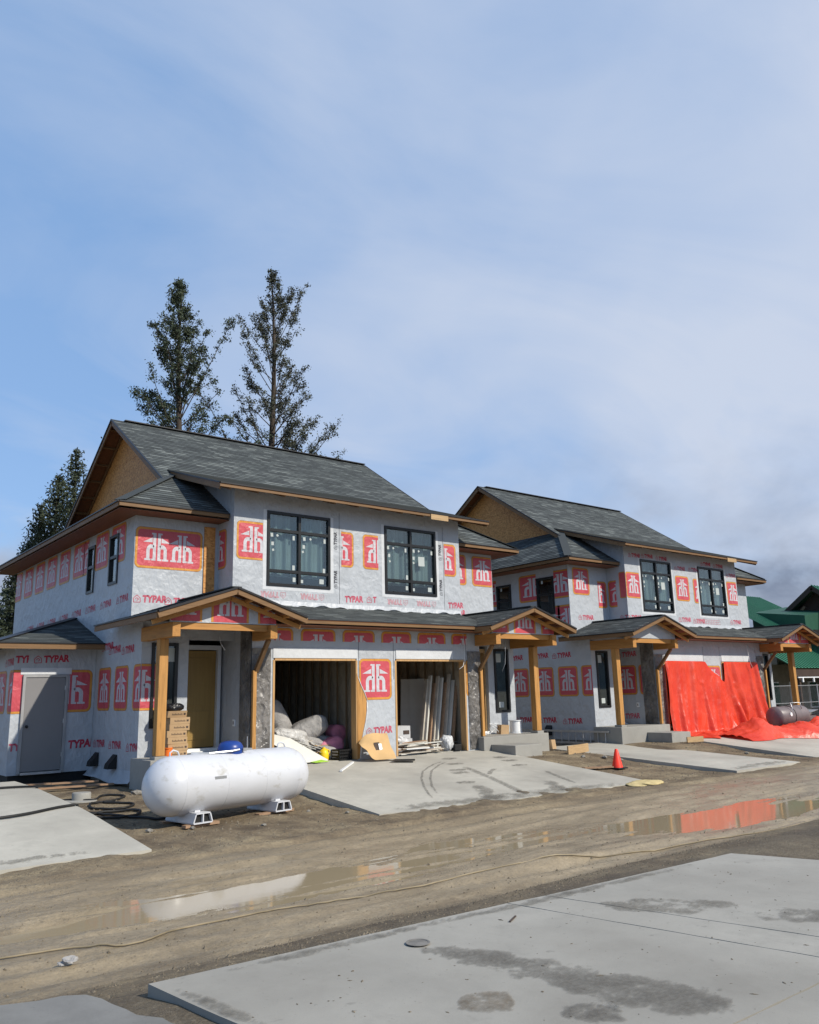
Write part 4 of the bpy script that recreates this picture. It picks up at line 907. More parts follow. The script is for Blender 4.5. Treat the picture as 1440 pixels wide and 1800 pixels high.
logo(h2['ret'], FL(X(-3.56)), -18.27, 4.34, .86, .92, (-18.27, -17.92, 0, 9)); typar(h2['ret'], FL(X(-3.56)), -17.85, 3.86, .17, .03, (-18.2, -17.51, 0, 9))
S_, Fs = h2['side'][0], h2['Fs']
for y, cl in ((23.4, None), (22.25, (-99, -21.76, 0, 9)), (22.25, (-20.99, 0, 0, 9)), (20.6, (-99, -19.76, 0, 9)), (19.22, (-18.94, -18.31, 0, 9))): logo(S_, Fs, -y, 4.62, 1.1 if y != 20.6 else 1.3, .95, cl)
for y, cl in ((22.3, None), (20.9, None), (19.7, (-18.94, 0, 0, 9)), (18.9, (-99, -18.31, 0, 9))): logo(S_, Fs, -y, 3.42, 1.0, .95, cl)
for y in (20.05, 19.0, 21.2, 18.0): logo(S_, Fs, -y, 1.36, .84, .97, (-99, -17.56, 0, 9))
for y, z in ((20.2, 2.62), (19.2, 2.6), (21.4, 2.6), (20.0, .48), (18.9, .46), (21.1, .48)): typar(S_, Fs, -y, z, .18, .04, None, pr_txd)
Gw, Fg = h2['garage'], h2['Fg']; logo(Gw, Fg, X(-.5), 1.3, .95, .98); logo(Gw, Fg, X(2.93), 1.35, .9, .95, (0, X(3.3), 0, 9))
gs = min([o for o in h2['H'].children if o.name.startswith('garage_side_wall')], key=lambda o: o.location.x)
Fq = FL(X(-3.45))
logo(gs, Fq, -18.3, 1.36, .84, .97, (-18.29, 0, 0, 9)); logo(gs, Fq, -17.35, 1.36, .84, .97, (-99, -17.24, 0, 9)); typar(gs, Fq, -18.2, 2.6, .18, .04); typar(gs, Fq, -18.25, .55, .18, .04, (-18.1, 0, 0, 9))

# ---- utility bump-out on the left of house 1
U = thing('utility_room', 'low wrapped lean-to with grey steel door on the left of the nearer house', 'annex', (5.6, 21, -.05))
Fu = FR(20.5); Ful = FL(4.75); b = MB()
wall_sheet(b, Fu, 4.755, 6.575, .0, 2.85, [(4.97, 5.93, .03, 2.19)], .12); uw = obj('front_wall', b, wrap, U, solid=False)
b = MB(); b.box(4.75, 4.87, 20.502, 28, 0, 2.85); us = obj('side_wall', b, wrap, U)
b = MB(); b.box(4.8, 6.57, 20.56, 28, -.5, -.003); obj('foundation', b, blackm, U)
b = MB(); b.box(5.02, 5.885, 20.46, 20.505, .07, 2.14); dr = obj('steel_door', b, grey_door, U, bevel=.004)
b = MB(); b.lathe([(0, -.06), (.03, -.055), (.033, -.02), (.012, -.01), (.012, 0)], (5.09, 20.46, 1.05), (0, 1, 0), 12); obj('door_knob', b, blackm, dr, smooth=True)
b = MB(); b.box(4.955, 5.015, 20.44, 20.56, .03, 2.2); b.box(5.89, 5.945, 20.44, 20.56, .03, 2.2); b.box(5.015, 5.89, 20.44, 20.56, 2.145, 2.2); obj('door_frame', b, frame_grey, U)
for z in (.35, 1.1, 1.85):
    b = MB(); b.lathe([(.012, 0), (.012, .1)], (5.888, 20.45, z), (0, 0, 1), 8); obj('hinge', b, steel, dr)
b = MB(); b.box(5.02, 5.89, 20.40, 20.52, .0, .05); obj('threshold', b, steel, U)
b = MB(); b.box(4.90, 6.02, 20.485, 20.497, 2.21, 2.36); obj('door_flashing', b, tape, uw)
le = (4.15, 19.94, 2.90); fp = [(4.15, 19.94, 2.90), (6.575, 19.94, 2.90), (6.575, 22.365, 3.70), (6.5, 22.29, 3.676)]
b = MB(); roof_face(b, [(4.15, 19.94, 2.90), (6.575, 19.94, 2.90), (6.575, 22.365, 3.70)], (1, 0, 0), (0, 1, .33)); roof_face(b, [(4.15, 19.94, 2.90), (6.575, 22.365, 3.70), (6.575, 28.4, 3.70), (4.15, 28.4, 2.90)], (0, 1, 0), (1, 0, .33)); ur = obj('lean_to_roof', b, shingle, U, solid=False)
b = MB(); deck(b, [(4.15, 19.94, 2.90), (6.575, 19.94, 2.90), (6.575, 22.365, 3.70)]); deck(b, [(4.15, 19.94, 2.90), (6.575, 22.365, 3.70), (6.575, 28.4, 3.70), (4.15, 28.4, 2.90)]); obj('roof_deck', b, ply, ur)
b = MB(); b.beam((4.13, 19.92, 2.82), (6.575, 19.92, 2.82), .035, .12); obj('fascia', b, fascia_x, ur)
b = MB(); b.beam((4.13, 19.94, 2.82), (4.13, 28.4, 2.82), .035, .12); obj('fascia', b, fascia_y, ur)
b = MB(); b.beam((4.1, 19.895, 2.895), (6.575, 19.895, 2.895), .03, .03); obj('drip_edge', b, drip, ur)
b = MB(); b.beam((4.2, 19.99, 2.93), (6.56, 22.35, 3.715), .22, .02); obj('hip_cap', b, drip, ur)
typar(uw, Fu, 5.18, 2.46, .17, .05, None, pr_txd); typar(us, Ful, -21.3, 2.40, .17, .03, None, pr_txd); typar(uw, Fu, 4.77, 2.46, .17, .05, (0, 5.05, 0, 9), pr_txd, icon=False)
logo(uw, Fu, 5.53, 1.34, .98, .97, (5.98, 6.55, 0, 9)); logo(uw, Fu, 4.55, 1.34, .9, .97, (4.752, 4.95, 0, 9), ()); logo(us, Ful, -20.86, 1.34, .9, .97, (-99, -20.51, 0, 9)); logo(us, Ful, -22.0, 1.34, .9, .97)
typar(uw, Fu, 5.82, .50, .19, .04, (6.02, 6.56, 0, 9), pr_txd); typar(uw, Fu, 4.76, .52, .17, .03, (0, 4.95, 0, 9), pr_txt, icon=False)
# loose hem of wrap over the foundation
b = MB(); V = []; n = 30
for i in range(n+1):
    y = 21.2-(21.2-17.62)*i/n; V += [(6.575, y, .12), (6.52-.03*math.sin(y*5), y, -.02+.03*math.sin(y*3)), (6.47-.05*abs(math.sin(y*2.1)), y, -.10-.06*max(0, math.sin(y*1.4+.6)))]
b.mesh(V, [(3*i+k, 3*i+3+k, 3*i+4+k, 3*i+1+k) for i in range(n) for k in range(2)]); obj('wrap_hem', b, wrap, h1['H'], solid=False, smooth=True)
for y in (20.05, 18.85):
    b = MB(); b.prism([(6.57, y-.13, .42), (6.57, y-.13, .12), (6.38, y-.13, .12), (6.40, y-.13, .22)], (0, .26, 0)); obj('vent_hood', b, blackm, h1['H'])
b = MB(); b.prism([(21.37, 19.4, .42), (21.37, 19.4, .1), (21.18, 19.4, .1), (21.2, 19.4, .2)], (0, .26, 0)); obj('vent_hood', b, blackm, h2['H'])
# ------------------------------------------------------------------ propane tank
def rotz(p, a, o): c, s = math.cos(a), math.sin(a); return (o[0]+p[0]*c-p[1]*s, o[1]+p[0]*s+p[1]*c, o[2]+p[2])
def xf(mb, a, o, k=1): mb.v = [rotz((p[0]*k, p[1]*k, p[2]*k), a, o) for p in mb.v]; return mb
TC = (6.52, 13.12, .25); TA = math.atan2(.17, .985); TR = .455; TH = 1.13
T = thing('propane_tank', 'long white propane tank with blue dome on steel feet and planks', 'tank', (TC[0], TC[1], -.36))
b = MB(); prof = [(TR*math.cos(R(90-9*k)), -TH-TR*.95*math.sin(R(90-9*k))) for k in range(11)]; prof += [(TR, -TH+.004), (TR+.003, -TH+.008), (TR, -TH+.016)] + [(TR, -TH+2*TH*k/12) for k in range(1, 12)] + [(TR, TH-.016), (TR+.003, TH-.008)]
prof += [(TR*math.cos(R(9*k)), TH+TR*.95*math.sin(R(9*k))) for k in range(11)]
b.lathe(prof, (0, 0, 0), (1, 0, 0), 56); obj('shell', xf(b, TA, TC), tank_white, T, smooth=True)
b = MB(); b.lathe([(.215, -.03), (.215, .05), (.205, .10), (.17, .15), (.10, .178), (0, .185)], (.0, .02, TR-.015), (0, 0, 1), 28)
b = MB(); b.box(-.62, -.40, -TR*.985, -TR*.975, .02, .12); pl_ = obj('data_plate', xf(b, TA, TC), steel, T)
for xx_ in (-.35, .42, TH-.002, -TH+.002):
    b = MB(); b.lathe([(TR+.0005, -.004), (TR+.004, 0), (TR+.0005, .004)], (xx_, 0, 0), (1, 0, 0), 48); obj('weld_seam', xf(b, TA, TC), tank_white, T, smooth=True)
b = MB(); b.lathe([(.215, -.03), (.215, .05), (.205, .10), (.17, .15), (.10, .178), (0, .185)], (.0, .02, TR-.015), (0, 0, 1), 28)
dm = obj('dome', xf(b, TA, TC), blue, T, smooth='auto')
b = MB(); b.box(.1, .17, -.2, -.17, TR+.0, TR+.05); b.tube([(.02, -.2, TR+.03), (-.12, -.19, TR+.015), (-.5, -.10, TR+.0), (-.75, .05, TR+.01)], .018, 8); obj('gas_pipe', xf(b, TA, TC), steel, T)
b = MB(); b.box(.26, .40, -.05, .05, TR-.01, TR+.03); b.lathe([(.008, 0), (.008, .2)], (.33, 0, TR+.02), (0, 0, 1), 8); obj('gauge_plate', xf(b, TA, TC), steel, T)
for s in (-1, 1):
    b = MB(); x = s*(TH-.05); b.tube([(x-.09, .0, TR-.03), (x-.085, 0, TR+.05), (x-.03, 0, TR+.085), (x+.05, 0, TR+.06), (x+.10, 0, TR-.04)], .014, 8); obj('lifting_lug', xf(b, TA, TC), tank_white, T, smooth=True)
    x = s*.80; zb = -.36-TC[2]+.05
    
    for ya_ in (-.26, .20):
        b = MB(); b.box(x-.05, x+.05, ya_, ya_+.06, zb+.14, zb+.36); obj('leg', xf(b, TA, TC), tank_white, T)
    b = MB(); y0, y1 = -.42, .36
    b.box(x-.17, x+.17, y0, y1, zb, zb+.018); b.box(x-.13, x+.13, y0, y1, zb+.142, zb+.16)
    for dx0, dx1 in ((-.17, -.13), (0, 0), (.17, .13)): b.prism([(x+dx0-.01, y0, zb+.019), (x+dx0+.01, y0, zb+.019), (x+dx1+.01, y0, zb+.141), (x+dx1-.01, y0, zb+.141)], (0, y1-y0, 0))
    ft = obj('foot', xf(b, TA, TC), tank_white, T)
    b = MB(); b.prism([(x-.155, y0+.05, zb+.02), (x+.155, y0+.05, zb+.02), (x+.12, y0+.05, zb+.14), (x-.12, y0+.05, zb+.14)], (0, .02, 0)); obj('shade_plate', xf(b, TA, TC), blackm, ft)  # black plate added in place of the shade inside the open foot
    for dy in (-.36, .2):
        b = MB(); b.box(x-.38-.1*s, x+.34, dy, dy+.11, zb-.045, zb-.003); o = obj('plank', xf(b, TA+rnd.uniform(-.1, .1), TC), plank_old)
        tag(o, ('brown plank under the %s foot of the white tank, %s' % ('left' if s < 0 else 'right', 'road side' if dy < 0 else 'house side')), 'plank', 'planks under the tank')

# ------------------------------------------------------------------ things on the porches
z0 = .40; LBL = ['bottom carton of the stack on the left porch', 'second carton from the bottom on the left porch', 'third carton from the bottom on the left porch', 'fourth carton from the bottom on the left porch', 'fifth carton from the bottom, pushed right', 'sixth carton from the bottom, pushed right', 'topmost carton of the porch stack, tipped forward']
for k in range(7):
    h = .132; dx = (0, .02, -.005, -.02, .04, .045, -.03)[k]; a = (.02, -.03, .03, .0, -.05, -.03, .06)[k]
    b = MB(); b.box(-.215, .215, -.15, .15, 0, h); o_ = (7.21+dx, 17.12, z0+k*(h+.002)); xf(b, a, o_)
    if k == 6: b.v = [(x, y-(z-o_[2])*.35+.03, z-.0*(y)) for x, y, z in b.v]
    c = obj('carton', b, carton); tag(c, LBL[k], 'carton', 'cartons stacked on the porch')
    b = MB(); yy = -.1525
    for i in range(11):
        w_ = .012; x0 = -.12+i*.022; b.face([(x0, yy, .045), (x0+w_, yy, .045), (x0+w_, yy, .07+(.012 if i % 3 == 0 else 0)), (x0, yy, .07+(.012 if i % 3 == 0 else 0))])
    b.face([(.14, yy, .045), (.185, yy, .045), (.185, yy, .085), (.14, yy, .085)])
    xf(b, a, o_)
    if k == 6: b.v = [(x, y-(z-o_[2])*.35+.03, z) for x, y, z in b.v]
    obj('carton_print', b, inkb, c, solid=False)
def lump(mb, c, r, seed=0, n=14, amp=.25, flat=True):
    rr = np.random.RandomState(seed); V = []; m = n*2; o3 = rr.rand(3)*50
    for i in range(n+1):
        th = math.pi*i/n
        for j in range(m):
            ph = 2*math.pi*j/m; d = Vector((math.sin(th)*math.cos(ph), math.sin(th)*math.sin(ph), math.cos(th)))
            k = 1+amp*float(fbm(np.array(d.x*1.7+o3[0]+d.z), np.array(d.y*1.7+o3[1]-d.z*1.3), 4))*2
            p = Vector((d.x*r[0]*k, d.y*r[1]*k, d.z*r[2]*k))
            if flat: p.z = max(p.z, -r[2]*.8)
            V.append((c[0]+p.x, c[1]+p.y, c[2]+p.z))
    mb.mesh(V, [(i*m+j, i*m+(j+1) % m, (i+1)*m+(j+1) % m, (i+1)*m+j) for i in range(n) for j in range(m)])
BBAG = (7.14, 17.1, z0+7*.134+.07)
def spool(name, label, c, r, h, m1, m2):
    t = thing(name, label, 'spool', c)
    b = MB(); b.lathe([(0, 0), (r, 0), (r, .02), (r*.75, .021)], c, (0, 0, 1), 24); b.lathe([(r*.75, h-.021), (r, h-.02), (r, h), (r*.3, h), (r*.3, h-.05)], c, (0, 0, 1), 24); obj('flange', b, m2, t, smooth='auto')
    b = MB(); b.lathe([(r*.8, .02)] + [(r*(.86+.03*(k % 2)), .03+(h-.06)*k/10) for k in range(11)] + [(r*.8, h-.02)], c, (0, 0, 1), 24); obj('winding', b, m1, t, smooth=True)
spool('wire_spool', 'small orange spool standing before the cartons', (7.02, 17.0, .40), .095, .20, orange, orange)
spool('wire_spool', 'white cable spool on the right porch of the nearer house', (17.42, 17.2, .40), .19, .36, whitep, whitep)
b = MB(); b.prism([(16.72, 17.1, .40), (17.0, 17.06, .40), (17.02, 17.06, .64), (16.76, 17.1, .66)], (.04, .22, 0)); tag(obj('paper_bag', b, carton), 'brown paper bag standing beside the white cable spool', 'bag')
b = MB(); b.tube([(16.62+.14*math.cos(a/10), 17.25+.1*math.sin(a/10), .42+.28*(math.sin(a/14)*.5+.5)) for a in range(0, 160, 4)], .008, 6); tag(obj('cable', b, whitep, smooth=True), 'loose loops of white cable by the right porch door', 'cable')
b = MB(); b.prism([(18.0, 16.5, -.05), (18.04, 16.4, -.05), (18.06, 16.46, .2), (18.02, 16.54, .2)], (.16, .0, 0)); tag(obj('carton', b, carton), 'small carton leaning at the end of the right porch landing', 'carton')

# ------------------------------------------------------------------ garage contents
def pillow(mb, r, seed, n=22, e=.45, amp=.10, crease=3.0):
    """stuffed sack: rounded box pinched at its ends, with folds"""
    rr = np.random.RandomState(seed); o3 = rr.rand(4)*40; V = []; m = n*2
    sp = lambda v, k: math.copysign(abs(v)**k, v)
    for i in range(n+1):
        th = -math.pi/2+math.pi*i/n
        for j in range(m):
            ph = 2*math.pi*j/m; x = sp(math.cos(th), e)*sp(math.cos(ph), e); y = sp(math.cos(th), e)*sp(math.sin(ph), e); z = sp(math.sin(th), .75)
            k = 1+amp*2*float(fbm(np.array(x*crease*.6+o3[0]+z), np.array(y*crease*.6+o3[1]-z), 4))+.05*float(fbm(np.array(x*9+o3[2]), np.array(y*9+z*7+o3[3]), 3))
            pin = 1-.35*abs(x)**4
            V.append((x*r[0]*k, y*r[1]*k*(1-.12*abs(x)**3), z*r[2]*k*pin))
    mb.mesh(V, [(i*m+j, i*m+(j+1) % m, (i+1)*m+(j+1) % m, (i+1)*m+j) for i in range(n) for j in range(m)])
def sackobj(label, c, r, rz, seed, m, tilt=0, name='sack', cat='sack', grp=None, amp=.10):
    b = MB(); pillow(b, r, seed, amp=amp)
    Mx = Matrix.Translation(c) @ Matrix.Rotation(rz, 4, 'Z') @ Matrix.Rotation(tilt, 4, 'Y')
    b.v = [tuple(Mx @ Vector(p)) for p in b.v]; return tag(obj(name, b, m, smooth=True), label, cat, grp)
sackobj('crumpled black bag on top of the carton stack', BBAG, (.21, .13, .085), .1, 4, wrinkled('black_bag', (.012, .012, .014), .25, 3), 0, 'bin_bag', 'bag', amp=.25)
sackobj('large grey sack leaning at the back left of the left garage', (10.30, 18.45, 1.0), (.62, .34, .27), .3, 1, sack, .95)
s2 = sackobj('grey cement sack lying on the pile in the left garage', (11.0, 18.0, .78), (.50, .33, .25), -.35, 2, sack, -.42)
b = MB(); b.prism([(11.02, 17.72, .74), (11.18, 17.74, .80), (11.20, 17.78, .90), (11.04, 17.76, .84)], (.0, .02, .0)); obj('sack_print', b, inkb, s2)
sackobj('pale plastic sack spilling at the front of the left garage', (10.12, 17.5, .70), (.46, .28, .14), .1, 5, bag, .12, amp=.2)
sackobj('dusty sack half hidden at the left jamb', (9.95, 18.4, .62), (.3, .3, .3), .3, 8, sack, .3)
sackobj('crumpled pale bag below the cement sack in the left garage', (10.55, 17.55, .46), (.34, .22, .12), .5, 12, bag, .3, amp=.25)
b = MB(); lump(b, (10.5, 18.15, .36), (1.0, .75, .42), 9, 22, .5); tag(obj('rubble_heap', b, sack), 'heap of offcuts under the sacks in the left garage', 'rubble')
sackobj('upper pink insulation pack in the left garage', (11.86, 18.02, .66), (.26, .2, .19), .1, 20, pinkm, .1, 'insulation_pack', 'insulation', 'pink packs')
sackobj('lower pink insulation pack in the left garage', (11.40, 17.62, .36), (.33, .2, .2), -.2, 21, pinkm, -.35, 'insulation_pack', 'insulation', 'pink packs')
t = thing('plastic_jug', 'yellow plastic jug on the floor of the left garage', 'jug', (10.95, 17.2, .08))
b = MB(); b.lathe([(0, 0), (.10, 0), (.115, .02), (.115, .17), (.09, .23), (.035, .27), (.035, .30), (0, .30)], (10.95, 17.2, .08), (0, 0, 1), 18); obj('body', b, yellow, t, smooth='auto')
b = MB(); b.tube([(11.05, 17.2, .12), (11.13, 17.2, .2), (11.1, 17.2, .3), (11.0, 17.2, .34)], .016, 8); obj('handle', b, yellow, t, smooth=True)
t = thing('milk_crate', 'black plastic crate beside the garage pillar', 'crate', (11.33, 17.0, .08))
b = MB()
for x0, x1, y0, y1 in ((11.15, 11.51, 16.84, 16.855), (11.15, 11.51, 17.165, 17.18), (11.15, 11.165, 16.856, 17.164), (11.495, 11.51, 16.856, 17.164)):
    for z in (.08, .15, .22, .29): b.box(x0, x1, y0, y1, z, z+.03)
    n = 6
    for k in range(n+1):
        fx = x0+(x1-x0-.012)*k/n; fy = y0+(y1-y0-.012)*k/n
        b.box(fx if x1-x0 > .1 else x0, (fx+.012) if x1-x0 > .1 else x1, fy if y1-y0 > .1 else y0, (fy+.012) if y1-y0 > .1 else y1, .08, .32)
obj('side', b, blackm, t)
b = MB(); b.box(11.16, 11.5, 16.85, 17.17, .083, .095); obj('bottom', b, blackm, t)
b = MB(); b.prism([(9.36, 17.15, .78), (9.95, 17.05, .62), (10.85, 16.86, .10), (10.2, 16.72, .10), (9.36, 16.80, .55)], (.0, .01, .02)); tag(obj('drywall_sheet', b, drywall), 'broken drywall sheet sloping across the left garage opening', 'drywall')
b = MB(); b.prism([(10.35, 16.62, .092), (10.75, 16.66, .092), (10.62, 16.80, .13), (10.3, 16.74, .10)], (0, 0, .006)); tag(obj('card_scrap', b, green_tape), 'yellow-green scrap at the foot of the drywall', 'scrap')
for k in range(6):
    b = MB(); a = (9.9+k*.12, 17.3+k*.05, .62+.04*math.sin(k*2)); e = (10.6+k*.1, 17.0+k*.06, .30+.06*math.cos(k*3)); b.beam(a, e, .07, .012); tag(obj('trim_strip', b, greyrim if k % 2 else drywall), 'thin strip lying on the drywall in the left garage', 'strip', 'strips on the drywall')
# right garage
WB = ['lower white carton in the right garage', 'upper white carton in the right garage']
for k in range(2):
    b = MB(); b.box(13.55, 14.15-.06*k, 17.85, 18.25, .08+k*.33, .405+k*.33); tag(obj('carton', b, M('white_carton', (.50, .51, .52), .7, .2, .12, 4)), WB[k], 'carton')
b = MB(); b.box(13.85, 14.05, 17.84, 17.848, .52, .62); tag(obj('carton_mark', b, inkb), 'dark mark on the upper white carton', 'label')
for k in range(4):
    b = MB(); x = 14.55+k*.14; y = 18.9-k*.22
    b.prism([(x, y, .09), (x+.26, y-.28, .09), (x+.26+.32, y-.28+.32, 1.98), (x+.32, y+.32, 1.98)], (.014, .0, 0)); tag(obj('drywall_sheet', b, drywall), ['rearmost','second from the rear','third from the rear','foremost'][k]+' drywall sheet leaning on the right garage wall', 'drywall', 'leaning drywall sheets')
for k in range(9):
    b = MB(); x = 14.35+k*.075; y = 17.75-k*.07; b.beam((x, y, .08), (x+.38, y+.12, 1.95+.12*math.sin(k*2.3)), .05, .11, (0, 1, 0)); tag(obj('board', b, (greyrim, drywall, plank_old)[k % 3]), ['first', 'second', 'third', 'fourth', 'fifth', 'sixth', 'seventh', 'eighth', 'ninth'][k]+' board from the left in the row leaning in the right garage', 'board', 'leaning boards')
for k in range(34):
    b = MB(); y = 16.84+.05*(k % 6); z = .10+.030*(k//4)+.01*(k % 3); x0 = 12.85+rnd.uniform(0, .5); L = rnd.uniform(.6, 1.1)
    b.beam((x0, y+rnd.uniform(-.05, .1), z), (x0+L, y+rnd.uniform(-.15, .12), z+rnd.uniform(-.015, .05)), .09, .02); tag(obj('trim_strip', b, (drywall, greyrim, plank_old, whitep, greyrim)[k % 5]), 'trim strip in the loose pile at the right garage opening', 'strip', 'pile of trim strips')
sackobj('clear plastic bag at the right garage jamb', (14.62, 16.98, .28), (.20, .15, .15), .3, 31, clearb, 1.2, 'plastic_bag', 'bag', amp=.3)
b = MB(); b.box(14.74, 14.98, 16.80, 17.0, .08, .24); tag(obj('tool_case', b, blackm, bevel=.012), 'small black case at the right garage jamb', 'case')
# packing paper sheet with a hole, leaning on the pillar
t = thing('packing_board', 'curled brown packing board leaning on the pillar between the garages', 'cardboard', (12.0, 16.3, .07))
b = MB(); V = []; nu, nv = 20, 14
for j in range(nv+1):
    for i in range(nu+1):
        u, v = i/nu, j/nv; x = 11.52+.84*u; r_ = .10*math.exp(-((u-.02)/.10)**2)
        zt = .66-.012*math.sin(u*9)-(.20*(1-min(1, u/.30))**2); zb = .075+(.22*(1-min(1, u/.34))**2)
        z = zb+(zt-zb)*v; y = 16.22+.36*v+.02*math.sin(u*6+v*3)-.015*math.sin(v*9)
        V.append((x, y, z))
w = nu+1
b.mesh(V, [(j*w+i, j*w+i+1, (j+1)*w+i+1, (j+1)*w+i) for j in range(nv) for i in range(nu) if not (8 <= i <= 11 and 5 <= j <= 8)]); obj('sheet', b, carton2, t, solid=False, smooth=True)
b = MB(); b.prism([(11.96, 16.33, .27), (12.05, 16.33, .27), (12.05, 16.39, .43), (11.96, 16.39, .43)], (0, .01, 0)); obj('white_tag', b, whitep, t)
b = MB(); b.prism([(11.85, 16.36, .27), (11.955, 16.36, .27), (11.955, 16.42, .44), (11.85, 16.42, .44)], (0, .01, 0)); obj('dark_tag', b, inkb, t)
b = MB(); b.prism([(12.02, 16.0, .045), (12.55, 15.75, .03), (12.72, 15.95, .045), (12.3, 16.18, .06)], (0, 0, .008)); tag(obj('rubber_mat', b, blackm), 'dark mat lying on the driveway before the pillar', 'mat')
b = MB(); b.beam((10.3, 15.5, -.02), (11.2, 16.35, .06), .05, .03); tag(obj('plank', b, whitep), 'thin white strip on the driveway near the tank', 'strip')

# ------------------------------------------------------------------ red tarp over the garages of the farther house
TP = thing('tarp', 'bright red tarp hung over the garages and bunched along the driveway', 'tarp', (27, 15.8, 0))
X = h2['X']; b = MB(); V = []; nu, nv = 150, 60
def ztop(x):
    return float(np.interp(x, [-3.05, -2.95, -.62, -.30, .40, .52, .56, 2.72], [2.40, 2.44, 2.42, 2.10, 1.74, 1.70, 2.42, 2.40]))
for j in range(nv+1):
    v = j/nv
    for i in range(nu+1):
        u = i/nu; xt = -3.05+5.77*u; xb = -3.12+6.15*u; zt = ztop(xt)
        hang = min(1, v/.72); x = xt+(xb-xt)*hang**1.3; z = zt*(1-hang)+.10*hang
        fold = (.13*math.sin(u*52+2.6*hang*math.sin(u*7)+1.5*math.sin(u*19))+.10*math.sin(u*25+3*hang+1)+.05*math.sin(u*97+hang*6))*(.22+.78*hang)+.12*float(fbm(np.array(u*12+hang*2), np.array(hang*3.2+4), 4))*hang
        y = 16.62-.03-.12*hang**2.2-max(-.02, fold)*1.0-.08*hang
        if v > .72:
            g_ = (v-.72)/.28; y -= g_*(.75+.3*math.sin(u*9)+.15*math.sin(u*23)); zz_ = dz1(x, y)+.02
            z = max(zz_, dz1(0, y)+.02+(.14*abs(fbm(np.array(u*22.), np.array(g_*5), 4))+.10*max(0, math.sin(u*30+g_*4))*g_*(1-g_)*3))
            x += .1*g_*math.sin(u*14)
        V.append((X(x), y, z))
w = nu+1
b.mesh(V, [(j*w+i, j*w+i+1, (j+1)*w+i+1, (j+1)*w+i) for j in range(nv) for i in range(nu)]); obj('hanging_sheet', b, tarp, TP, solid=False, smooth=True)
b = MB(); V = []; nu, nv = 90, 22
for i in range(nu+1):
    t_ = i/nu; x = 25.0+7.2*t_; yc_ = 14.95-1.05*t_+.15*math.sin(t_*9)
    for j in range(nv+1):
        a = j/nv; wd = .62+.15*math.sin(t_*17); yy = yc_+(a-.5)*2*wd
        hgt = (.40+.09*math.sin(t_*13)+.07*math.sin(t_*29+2))*min(1, t_*5+.15)
        n_ = float(fbm(np.array(t_*26), np.array(a*5.), 4))
        zz_ = dz1(0, yy)+.02+hgt*max(0, math.sin(math.pi*a))**.8*(1+.9*n_)+.05*abs(math.sin(a*14+t_*20))*math.sin(math.pi*a)
        V.append((x+.1*n_, yy+.12*n_, zz_))
w = nv+1
b.mesh(V, [(i*w+j, i*w+j+1, (i+1)*w+j+1, (i+1)*w+j) for i in range(nu) for j in range(nv)]); obj('bunched_end', b, tarp, TP, solid=False, smooth=True)

# ------------------------------------------------------------------ smoker trailer
SM = thing('barbecue_smoker', 'rusty steel barrel smoker standing beyond the tarp', 'smoker', (29, 15.3, -.1))
SMK = .86
so_ = (29.05, 15.25, .47)
b = MB(); b.lathe([(0, -1.16), (.25, -1.15), (.40, -1.05), (.44, -.98), (.44, 1.1), (.42, 1.13), (0, 1.13)], (0, 0, 0), (1, 0, 0), 32); obj('barrel', xf(b, -.05, so_, .80), bbq, SM, smooth='auto')
b = MB(); b.lathe([(.462, -.05), (.462, .95)], (0, 0, 0), (1, 0, 0), 24, a0=-.5, a1=2.2); obj('lid', xf(b, -.05, so_, .80), bbq, SM, smooth=True, solid=False)
b = MB(); b.tube([(-.28, -.3, -.35), (-.28, -.46, .2), (-.27, -.36, .56), (-.2, -.3, .58), (.45, -.3, .58), (.5, -.36, .55), (.5, -.4, .3)], .018, 8); obj('handle', xf(b, -.05, so_, .80), steel, SM, smooth=True)
b = MB(); b.lathe([(0, -.03), (.085, -.03), (.085, 0)], (-.45, -.43, .1), (0, 1, 0), 18); obj('thermometer', xf(b, -.05, so_, .80), whitep, SM)
b = MB(); b.lathe([(.09, 0), (.09, .1), (0, .1)], (-.62, 0, .40), (0, 0, 1), 14); obj('chimney_cap', xf(b, -.05, so_, .80), blackm, SM)
b = MB(); b.box(1.2, 1.9, -.35, .35, -.38, -.02); obj('firebox', xf(b, -.05, so_, .80), bbq, SM, bevel=.01)
b = MB(); b.prism([(1.1, -.45, .12), (1.75, -.45, .22), (1.75, .35, .22), (1.1, .35, .12)], (0, 0, .02)); b.prism([(1.75, -.5, .0), (2.3, -.5, -.14), (2.3, .35, -.14), (1.75, .35, .0)], (0, 0, .02)); obj('side_shelf', xf(b, -.05, so_, .80), steel, SM)
for x in (-.8, .8):
    for ya_ in (-.3, .24):
        b = MB(); b.box(x-.03, x+.03, ya_, ya_+.06, -.72, -.30); obj('leg', xf(b, -.05, so_, .80), blackm, SM)

